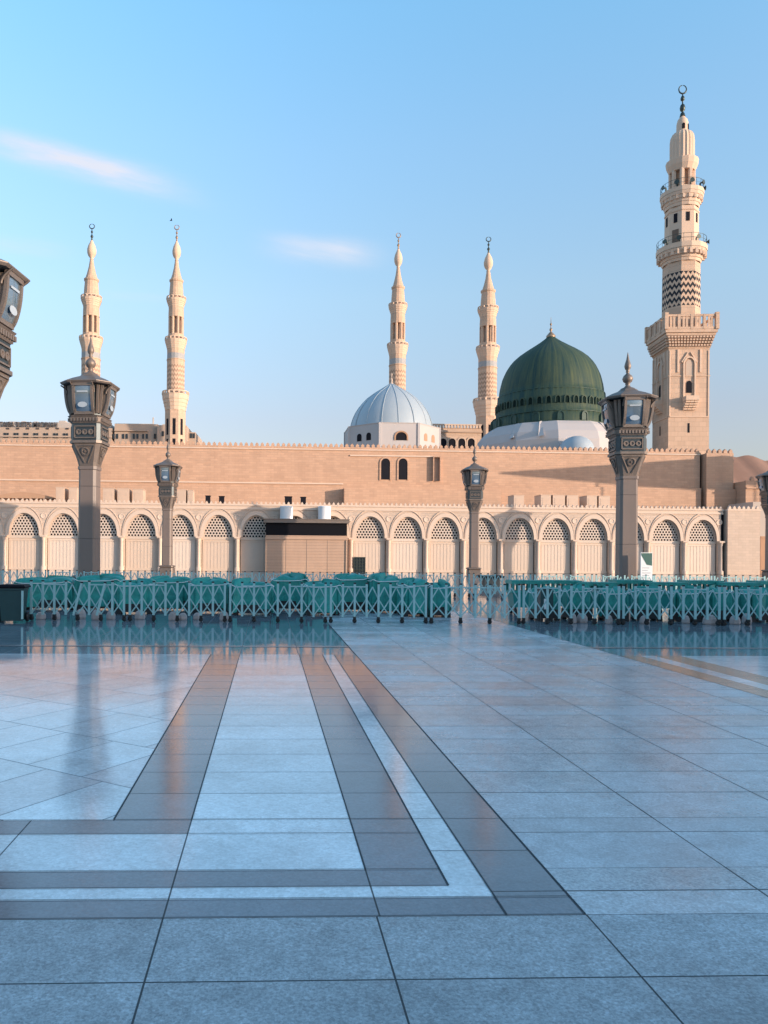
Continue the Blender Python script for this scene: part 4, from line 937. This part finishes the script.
def put_lamp(first, px, py_eave, Yd, label):
    p = at(px, py_eave, Yd); return place(lp, first, (p.x, Yd, 0), R(-5), label, gl_, (1, 1, p.z/9.47))
put_lamp(True, 90.5, 386, 36.2, 'big bronze lantern post in front of the left slender minaret')
put_lamp(False, 627.5, 400, 37.6, 'big bronze lantern post in front of the arcade at the right, near the green dome')
put_lamp(False, -22, 273.5, 21.5, 'nearest lantern post, only its lantern edge showing at the left border')
put_lamp(False, 168, 466.5, 71, 'smaller far lantern post against the wall at the left')
put_lamp(False, 474.5, 470.5, 72, 'smaller far lantern post standing alone by the gap in the green covers')
put_lamp(False, 772, 476, 73.3, 'far lantern post cut off by the right border')

# ------------------------------------------------------------------ expanding barriers
def barrier(n=9, sp=0.305, hgt=1.0, seed=0, lean=False):
    rnd = random.Random(seed)
    t = thing('expanding_barrier', 'x', 'barrier')
    L = (n-1)*sp
    pm = MB(); pm.box((-0.027, -0.02, 0.15), (0.027, 0.02, hgt)); po = pm.build('post', 'steel', t)
    km = MB(); km.cbox(0, 0, hgt, 0.06, 0.05, 0.035)
    kp = km.build('cap', 'rubber', po)
    cs = MB(); cs.lathe([(-0.02, 0.02), (-0.02, 0.055), (0.02, 0.055), (0.02, 0.02)], 14); cs.v = [(y, z+0.02, x+0.055) for x, y, z in cs.v]
    cs2 = MB(); cs2.lathe([(-0.02, 0.02), (-0.02, 0.055), (0.02, 0.055), (0.02, 0.02)], 14); cs.add([(z+0.0, y+0.09, x+0.055) for x, y, z in cs2.v], cs2.f)
    cs.box((-0.035, -0.035, 0.10), (0.035, 0.06, 0.16)); co = cs.build('caster', 'rubber', t)
    xs = [-L/2+i*sp for i in range(n)]
    for i, x in enumerate(xs):
        y = 0.03*(-1)**i*0
        if i == 0: po.location = (x, y, 0); co.location = (x, 0, 0)
        else:
            c = dup(po, t, (x, y, 0))
            if lean and i in (4, 6): c.rotation_euler = (0, R(14), 0); c.location = (x-0.12, -0.06, 0)
            if i % 2 == 0: dup(co, t, (x, 0, 0))
    lm = MB(); zt_, zb_ = hgt-0.10, 0.30; q = (zt_-zb_)/2
    for i in range(n-1):
        xm = (xs[i]+xs[i+1])/2                # scissor strips cross at each post and half way between
        for xa, sg in ((xs[i], 0), (xs[i+1], 0.012)):
            lm.bar((xm, 0.03+sg, hgt-0.07), (xa, 0.03+sg, 0.62), 0.03, 0.008); lm.bar((xa, 0.03+sg, 0.62), (xm, 0.042-sg, 0.38), 0.03, 0.008); lm.bar((xm, 0.03+sg, 0.38), (xa, 0.03+sg, 0.18), 0.03, 0.008)
    lm.build('lattice', 'steel', t)
    for a_, b_ in ((1, 3), (-4, -2)):
        hm = MB(); hm.bar((xs[a_], -0.03, hgt-0.07), (xs[b_], -0.03, hgt-0.07), 0.03, 0.02); hm.build('handle', 'steel', t)
    return t
gb = 'grey expanding barriers in the near row'; gb2 = 'grey expanding barriers in the far row'
bp_ = barrier(9, 0.305, 1.0); bl_ = barrier(9, 0.30, 1.0, lean=True); bo_ = barrier(7, 0.375, 1.0)
names = ['first near barrier from the left, beside the dark green bin', 'near barrier with two leaning posts under the big left lamp', 'near barrier in front of turquoise covers below the small left lamp',
 'near barrier left of centre, in front of turquoise folds below the third and fourth doors', 'near barrier below the left part of the brown hut', 'near barrier below the right part of the brown hut', 'near barrier in front of the last turquoise covers before the gap',
 'more stretched near barrier spanning the see through gap', 'near barrier in front of the dark teal box right of the gap', 'near barrier between the dark teal box and the big right lamp', 'near barrier directly below the big right lamp', 'near barrier below the two last arches', 'rightmost near barrier, running off the right border']
xs0 = FL.fit(22, 621, 19.6)[0]
u = MQ.fit(0, 0, 0)[0]
def bplace(proto, first, px, w, Y, lab, grp, turn=0.0, sc_=None):
    p = at(px, 600, Y); return place(proto, first, (p.x, Y, 0), FL.a*0.5+turn, lab, grp, sc_)
cen = [34, 97, 158+0, 262, 356, 418]
step = 2.44+0.12
Xl = at(30, 600, 19.7).x; k = 0; usedp = {id(bp_): True, id(bl_): True, id(bo_): True}
x = Xl
seq = [bp_, bl_, bp_, bp_, bp_, bp_, bp_, bo_, bp_, bp_, bp_, bp_, bp_]
seq = [bl_, bp_, bp_, bp_, bo_, bp_, bp_, bp_]
names = ['leftmost near barrier, with two leaning posts, beside the dark green bin', 'near barrier in front of turquoise covers below the small left lamp', 'near barrier in front of turquoise covers below the brown hut',
 'near barrier in front of the last turquoise covers left of the gap', 'loosely stretched near barrier spanning the see through gap', 'near barrier in front of the dark teal box and big right lamp', 'near barrier right of the big right lamp, below the last arches', 'rightmost near barrier, running off the right border']
for i, (pr, nm_) in enumerate(zip(seq, names)):
    wd_ = {id(bl_): 2.40, id(bp_): 2.44, id(bo_): 2.25}[id(pr)]
    p_ = Vector((x+wd_/2, 19.7+0.02*i+random.uniform(-0.06, 0.06), 0))
    place(pr, usedp[id(pr)], p_, R(random.uniform(-1.5, 1.5)), nm_, gb); usedp[id(pr)] = False
    x += wd_+0.14
# a second row further back
Yb = 33.0; x = at(-12, 600, Yb).x; k = 0
while x < at(785, 600, Yb).x:
    p_ = Vector((x+1.22, Yb+random.uniform(-0.15, 0.15), 0))
    pxm = CX+p_.x/Yb*F
    where = ('behind the bin at the left border', 'behind the big left lamp', 'between the two left lamps', 'below the small left lamp', 'left of the brown hut', 'under the left tank of the brown hut', 'under the right tank of the brown hut', 'below the small barred gate', 'below the doors left of the small right lamp', 'behind the small right lamp gap', 'right of the small right lamp gap', 'below the green dome', 'behind the big right lamp', 'below the white poster', 'behind the right teal panels', 'at the right border')
    place(bp_, False, p_, R(random.uniform(-2, 2)), 'far row barrier '+where[min(k, 15)], gb2, (1, 1, 1.0)); x += 2.6; k += 1

# ------------------------------------------------------------------ turquoise covers between the rows
def tarp(wd_, dp, hg, seed, folds=7):
    """a cover thrown over stacked goods: real folds, sagging top, uneven hem"""
    rnd = random.Random(seed); nb = 110; b = MB(); rings = []
    ph = [rnd.uniform(0, 6.28) for _ in range(6)]; hem = rnd.uniform(0.10, 0.2)
    per = []
    for i in range(nb):
        a = 2*PI*i/nb; e = 0.28
        cx_ = math.copysign(abs(math.cos(a))**e, math.cos(a)); sy_ = math.copysign(abs(math.sin(a))**e, math.sin(a))
        f = 1+0.0*rnd.random(); fold = abs(math.sin(a*folds+ph[0]+1.2*math.sin(3*a+ph[1])))**0.6*(0.7+0.3*math.sin(7*a+ph[4]))+rnd.uniform(-0.1, 0.1)
        per.append((cx_, sy_, fold, a))
    for j, tt in enumerate([0, 0.12, 0.3, 0.5, 0.68, 0.82, 0.91, 0.96, 0.985, 1.0]):
        ring = []
        for cx_, sy_, fold, a in per:
            zz_ = hem+(hg-hem)*tt+0.05*math.sin(2*a+ph[2])*tt+0.04*math.sin(5*a+ph[3])*tt
            if j == 0: zz_ += 0.06*math.sin(4*a+ph[4])
            sq = {0: 1.04, 1: 1.03, 2: 1.01, 3: 1.0, 4: 0.98, 5: 0.97, 6: 0.93, 7: 0.84, 8: 0.6, 9: 0.15}[j]
            amp = 0.15*(1-tt*0.6)
            ring.append((cx_*(wd_/2*sq-amp*fold), sy_*(dp/2*sq-amp*fold*1.3), zz_+(0.05*math.sin(cx_*5+ph[5]) if j > 5 else 0)))
        rings.append(ring)
    b.loft(rings, True, True); return b
def cover(name, lab, p, wd_, dp, hg, seed, rz=0, folds=7, grp='turquoise tarpaulin covered stacks behind the near barriers'):
    t = thing(name, lab, 'covered stack', p, rz, grp)
    tarp(wd_, dp, hg, seed, folds).build('tarpaulin', 'tarp', t)
    b = MB(); b.box((-wd_*0.44, -dp*0.42, 0.06), (wd_*0.44, dp*0.42, 0.3))
    for sx in (-1, 1):
        for sy in (-1, 1): b.cbox(sx*wd_*0.36, sy*dp*0.36, 0, 0.12, 0.12, 0.06)
    b.build('pallet', 'rubber', t)
    r = MB(); zr_ = hg*0.90
    pts = [(math.copysign(abs(math.cos(2*PI*i/40))**0.28, math.cos(2*PI*i/40))*wd_*0.487, math.copysign(abs(math.sin(2*PI*i/40))**0.28, math.sin(2*PI*i/40))*dp*0.487, zr_-0.03*math.sin(i*0.7)) for i in range(41)]
    r.tube(pts, 0.012, 5); r.build('rope', 'paper', t)
    return t
cl = [(46, 24, 1.9, 0.93, 'low turquoise covered stack just right of the dark green bin'), (100, 24, 1.5, 1.02, 'turquoise covered stack behind the two leaning posts'), (136, 22.5, 1.2, 0.93, 'turquoise covered stack below the first far lamp, left side'),
 (171, 24, 1.45, 0.98, 'turquoise covered stack straight below the small left lamp'), (212, 23, 1.35, 0.95, 'turquoise covered stack below the doors left of the brown hut'), (252, 22.5, 1.3, 0.93, 'turquoise covered stack near the left corner of the brown hut'),
 (290, 24.5, 1.25, 1.06, 'lumpy turquoise covered stack under the left tank'), (322, 22.6, 1.15, 0.94, 'turquoise covered stack under the right tank'), (351, 24.2, 1.15, 1.12, 'taller turquoise covered stack below the small barred gate'),
 (386, 23.6, 1.1, 1.1, 'tall turquoise covered stack below the door right of the barred gate'), (414, 22.4, 0.9, 1.0, 'turquoise covered stack second from the gap'), (438, 22.2, 0.66, 0.95, 'narrow turquoise covered stack at the left edge of the gap')]
for i, (px, Y, wd_, hg, lab) in enumerate(cl):
    p = at(px, 600, Y); cover('covered_stack', lab, (p.x, Y, 0), wd_, 1.1, hg, 40+i, R(random.uniform(-5, 5)), 6+i % 4)
# right side: slatted teal plastic crates in a row under a common height
def slatted(wd_, hg):
    t = thing('plastic_trolley', 'x', 'trolley')
    b = MB(); n = int(wd_/0.13)
    b.box((-wd_/2, -0.38, hg-0.10), (wd_/2, 0.38, hg)); b.box((-wd_/2, -0.38, hg-0.36), (wd_/2, 0.38, hg-0.30)); b.build('top_tray', 'tarp', t)
    b = MB()
    for k in range(n): b.box((-wd_/2+k*wd_/n+0.02, -0.36, hg-0.30), (-wd_/2+(k+0.62)*wd_/n, -0.33, hg-0.10))
    b.build('slats', 'tarp2', t); b = MB()
    for k in range(n): b.box((-wd_/2+k*wd_/n+0.02, 0.33, hg-0.30), (-wd_/2+(k+0.62)*wd_/n, 0.36, hg-0.10))
    b.build('slats', 'tarp2', t)
    b = MB(); b.loft([[(-wd_*0.46*q, -0.34*q, z), (wd_*0.46*q, -0.34*q, z), (wd_*0.46*q, 0.34*q, z), (-wd_*0.46*q, 0.34*q, z)] for z, q in ((0.22, 0.86), (0.5, 0.95), (hg-0.36, 1.0))]); b.build('bin_body', 'tarp2', t)
    wm = MB(); wm.lathe([(-0.03, 0.03), (-0.03, 0.1), (0.03, 0.1), (0.03, 0.03)], 12); wm.v = [(z, y, x+0.1) for x, y, z in wm.v]; wm.box((-0.02, -0.03, 0.1), (0.02, 0.03, 0.24))
    w_ = wm.build('wheel', 'rubber', t); w_.location = (-wd_*0.36, -0.25, 0)
    for sx, sy in ((1, -1), (1, 1), (-1, 1)): dup(w_, t, (sx*wd_*0.36, sy*0.25, 0))
    return t
sl_ = slatted(1.0, 1.0)
rl = [(526, 23.2, 'teal slatted trolley at the right edge of the gap'), (585-24, 24, 'teal slatted trolley behind the dark teal box'), (596, 23.3, 'teal slatted trolley left of the big right lamp'), (630, 24, 'teal slatted trolley straight below the big right lamp'),
 (664, 23.4, 'teal slatted trolley below the white poster'), (700, 23.8, 'teal slatted trolley below the last two arches'), (735, 23.3, 'teal slatted trolley below the arcade end block'), (770, 23.9, 'teal slatted trolley cut by the right border')]
for i, (px, Y, lab) in enumerate(rl):
    p = at(px, 600, Y); place(sl_, i == 0, (p.x, Y, 0), R(random.uniform(-4, 4)), lab, 'teal slatted trolleys behind the near barriers', (1.07, 1, 1.0+random.uniform(-0.02, 0.06)))
rl2 = [(543, 0.86), (578, 0.9), (612, 0.85), (648, 0.9), (683, 0.87), (718, 0.9), (753, 0.88)]
w2 = ['near the dark teal box', 'left of the big right lamp', 'touching the big right lamp from the left', 'just right of the big right lamp', 'below the last arch but one', 'below the last arch', 'below the right stone block']
for i, (px, hg) in enumerate(rl2):
    p = at(px, 600, 21.3); cover('covered_bundle', 'small turquoise wrapped bundle '+w2[i], (p.x, 21.2+0.2*(i % 2), 0), 0.75, 0.6, hg, 90+i, R(random.uniform(-9, 9)), 4, 'turquoise wrapped bundles at the right')
# pale rounded weights at the foot of the barriers
def weight():
    b = MB(); b.lathe([(0, 0.16), (0.05, 0.175), (0.16, 0.165), (0.24, 0.12), (0.28, 0.06)], 7, False); t = thing('barrier_weight', 'x', 'weight'); b.build('block', 'stoneball', t)
    b = MB(); b.tube([(-0.05, 0, 0.28), (-0.03, 0, 0.32), (0.03, 0, 0.32), (0.05, 0, 0.28)], 0.012, 6); b.build('handle', 'rubber', t); return t
wt = weight()
wl = [(41, 'right of the dark green bin'), (56, 'second right of the bin'), (81, 'left of the leaning posts'), (97, 'between the leaning posts'), (111, 'just right of the leaning posts'), (140, 'left of the small left lamp'), (174, 'larger pair left piece below the small left lamp'), (183, 'larger pair right piece below the small left lamp'), (198, 'right of the small left lamp'), (224, 'below the door left of the hut'),
 (573, 'left of the big right lamp'), (582, 'second left of the big right lamp'), (609, 'touching the foot of the big right lamp'), (645, 'below the white poster'), (686, 'between the last two arches'), (710, 'below the last arch'), (735, 'left of the pair at the right border'), (747, 'in the pair near the right border')]
for i, (px, lab) in enumerate(wl):
    Y = 20.15+0.15*(i % 3); p = at(px, 600, Y); s_ = random.uniform(0.72, 1.0)
    place(wt, i == 0, (p.x, Y, 0), random.uniform(0, 3), 'pale rounded weight block '+lab, 'pale weight blocks behind the near barriers', (s_, s_*random.uniform(0.7, 1), s_*random.uniform(0.85, 1.1)))

# wheeled bin at the left
p = at(15, 600, 19.3)
bn = thing('wheeled_bin', 'dark green wheeled bin with a black lid in front of the near barriers', 'bin', (p.x, 19.2, 0), R(8))
b = MB(); b.loft([[(-a, -c, z), (a, -c, z), (a, c, z), (-a, c, z)] for z, a, c in ((0.05, 0.24, 0.24), (0.8, 0.29, 0.30), (0.81, 0.31, 0.32), (0.86, 0.31, 0.32))]); b.build('body', 'bin', bn)
b = MB(); b.loft([[(-a, -c, z), (a, -c, z), (a, c, z), (-a, c, z)] for z, a, c in ((0.862, 0.34, 0.35), (0.89, 0.35, 0.36), (0.94, 0.30, 0.30), (0.95, 0.2, 0.2))]); b.bar((-0.28, 0.38, 0.88), (0.28, 0.38, 0.88), 0.04); b.build('lid', 'black', bn)
wm = MB(); wm.lathe([(-0.03, 0.03), (-0.03, 0.12), (0.03, 0.12), (0.03, 0.03)], 16); wm.v = [(z, y, x) for x, y, z in wm.v]; w_ = wm.build('wheel', 'rubber', bn); w_.location = (-0.30, 0.18, 0.12); dup(w_, bn, (0.30, 0.18, 0.12))
b = MB(); b.box((0.25, -0.325, 0.1), (0.30, -0.30, 0.8)); b.build('corner_strip', 'steel', bn)
p = at(-4, 600, 19.6)
b2 = thing('rubbish_sack', 'black sack slumped on the ground left of the dark green bin', 'sack', (p.x, 19.4, 0), 0)
b = MB(); b.lathe([(0, 0.2), (0.05, 0.27), (0.2, 0.3), (0.35, 0.22), (0.45, 0.08), (0.5, 0.05), (0.56, 0.1)], 14, rib=0.08); b.build('bag', 'black', b2)
# dark box on legs with a notice
p = at(545.5, 600, 20.6)
bx = thing('control_box', 'dark teal box on legs with a white notice, right of the gap', 'box', (p.x, 20.6, 0), 0)
b = MB(); b.box((-0.17, -0.12, 0.26), (0.17, 0.16, 0.86)); b.box((-0.19, -0.14, 0.86), (0.19, 0.18, 0.89)); b.build('cabinet', 'bin', bx)
b = MB(); b.box((-0.08, -0.125, 0.34), (0.03, -0.1205, 0.62)); b.build('notice', 'paper', bx)
lg = MB(); lg.box((-0.02, -0.02, 0), (0.02, 0.02, 0.26)); l0 = lg.build('leg', 'rubber', bx); l0.location = (-0.14, -0.08, 0)
for sx, sy in ((1, -0.08), (1, 0.12), (-1, 0.12)): dup(l0, bx, (sx*0.14, sy, 0))
# poster stand
Yp = 36.6; p = at(646.3, 577, Yp); zt_ = at(646, 552.5, Yp).z; wp = (652.2-640.2)/F*Yp
ps = thing('poster_stand', 'white poster with a dark green top corner beside the big right lamp', 'poster', (p.x, Yp, 0), MQ.a)
b = MB(); b.box((-wp/2, -0.02, 0.62), (wp/2, 0.02, zt_)); b.build('board', 'paper', ps)
hh = zt_-0.62
b = MB(); b.prism([(-wp/2+0.02, zt_-0.03), (-wp/2+0.02, zt_-0.12), (0.0, zt_-hh*0.42), (wp/2-0.02, zt_-hh*0.45), (wp/2-0.02, zt_-0.03)], -0.026, -0.0205); b.build('green_field', 'sgreen', ps)
b = MB()
for k in range(5): b.box((-wp*0.36, -0.025, 0.78+k*0.12), (wp*(0.1+0.25*((k*7) % 3)/2), -0.0205, 0.81+k*0.12))
b.build('text_lines', plain('grey_print', (0.35, 0.38, 0.42)), ps)
b = MB(); b.box((-wp/2+0.02, -0.015, 0), (-wp/2+0.07, 0.015, 0.62)); b.box((wp/2-0.07, -0.015, 0), (wp/2-0.02, 0.015, 0.62)); b.box((-wp/2, -0.2, 0), (wp/2, 0.2, 0.03)); b.build('stand', 'steel', ps)
# things in the gap: dark box and round planter
p = at(490, 580, 46); t = thing('dark_crate', 'dark covered crate on the plaza just right of the small right lamp foot', 'crate', (p.x, 46, 0), 0)
b = MB(); b.csq([(0.0, 0.5, 0.05), (0.5, 0.5, 0.05)]); b.build('crate_body', 'bronze_d', t)
b = MB(); b.csq([(0.5, 0.7, 0.1), (0.62, 0.7, 0.1), (0.66, 0.6, 0.1)]); b.build('cover', 'black', t)

# ------------------------------------------------------------------ bird
p = at(171.2, 220.5, 150)
bd = thing('bird', 'tiny dark bird gliding above the second minaret from the left', 'bird', p, R(20))
b = MB(); b.loft([[(0.0-0.28+0.56*t_, 0.07*r_*math.cos(a_), 0.07*r_*math.sin(a_)) for a_ in (0, 1.05, 2.1, 3.14, 4.2, 5.25)] for t_, r_ in ((0, 0.2), (0.15, 0.7), (0.4, 1.2), (0.7, 0.9), (1, 0.1))])
for s_ in (-1, 1): b.add([(-0.08, 0, 0.03), (0.12, 0, 0.03), (0.1, s_*0.35, 0.2), (-0.14, s_*0.75, 0.12), (-0.1, s_*0.35, 0.19)], [(0, 1, 2, 4), (4, 2, 3)])
b.build('body', 'black', bd)

# ------------------------------------------------------------------ unseen flat sunshade, added and shaped for its shadow on the high wall
cnp = thing('wall_shadow_sunshade', 'flat pale sunshade on slender masts, added unseen at the right for its shadow', 'sunshade', (55, 83, 0))
b = MB(); poly = [(0, 0), (41, -7), (47, 5), (13.5, 10.2)]
b.add([(x, y, 17.0) for x, y in poly]+[(x, y, 17.22) for x, y in poly], [(3, 2, 1, 0), (4, 5, 6, 7), (0, 1, 5, 4), (1, 2, 6, 5), (2, 3, 7, 6), (3, 0, 4, 7)]); b.build('roof', 'hvac', cnp)
for x, y in ((12, 1.2), (34, -2.5), (30, 4)):
    b = MB(); b.lathe([(0, 0.3), (0.3, 0.3), (0.35, 0.12), (17, 0.09)], 10, c=(x, y)); b.build('mast', 'steel', cnp)
# ------------------------------------------------------------------ unseen block off to the right, added to shade the near plaza
sb = thing('plaza_shade_block', 'long windowed block added unseen at the right to shade the near plaza', 'building', (30, -99, 0))
b = MB(); b.box((0, 0, 0), (16, 110.5, 9.6)); b.box((-0.3, -0.3, 9.6), (16.3, 110.8, 10.2)); b.build('wall', 'hotel', sb)
wv = MB(); wv.box((-0.06, -0.7, 0), (0.05, 0.7, 1.8)); wo = wv.build('window', 'glasswin', sb); first = True
for j in range(3):
    for i in range(20):
        l_ = (0, 3+i*5.3, 0.9+j*3.0)
        if first: wo.location = l_; first = False
        else: dup(wo, sb, l_)
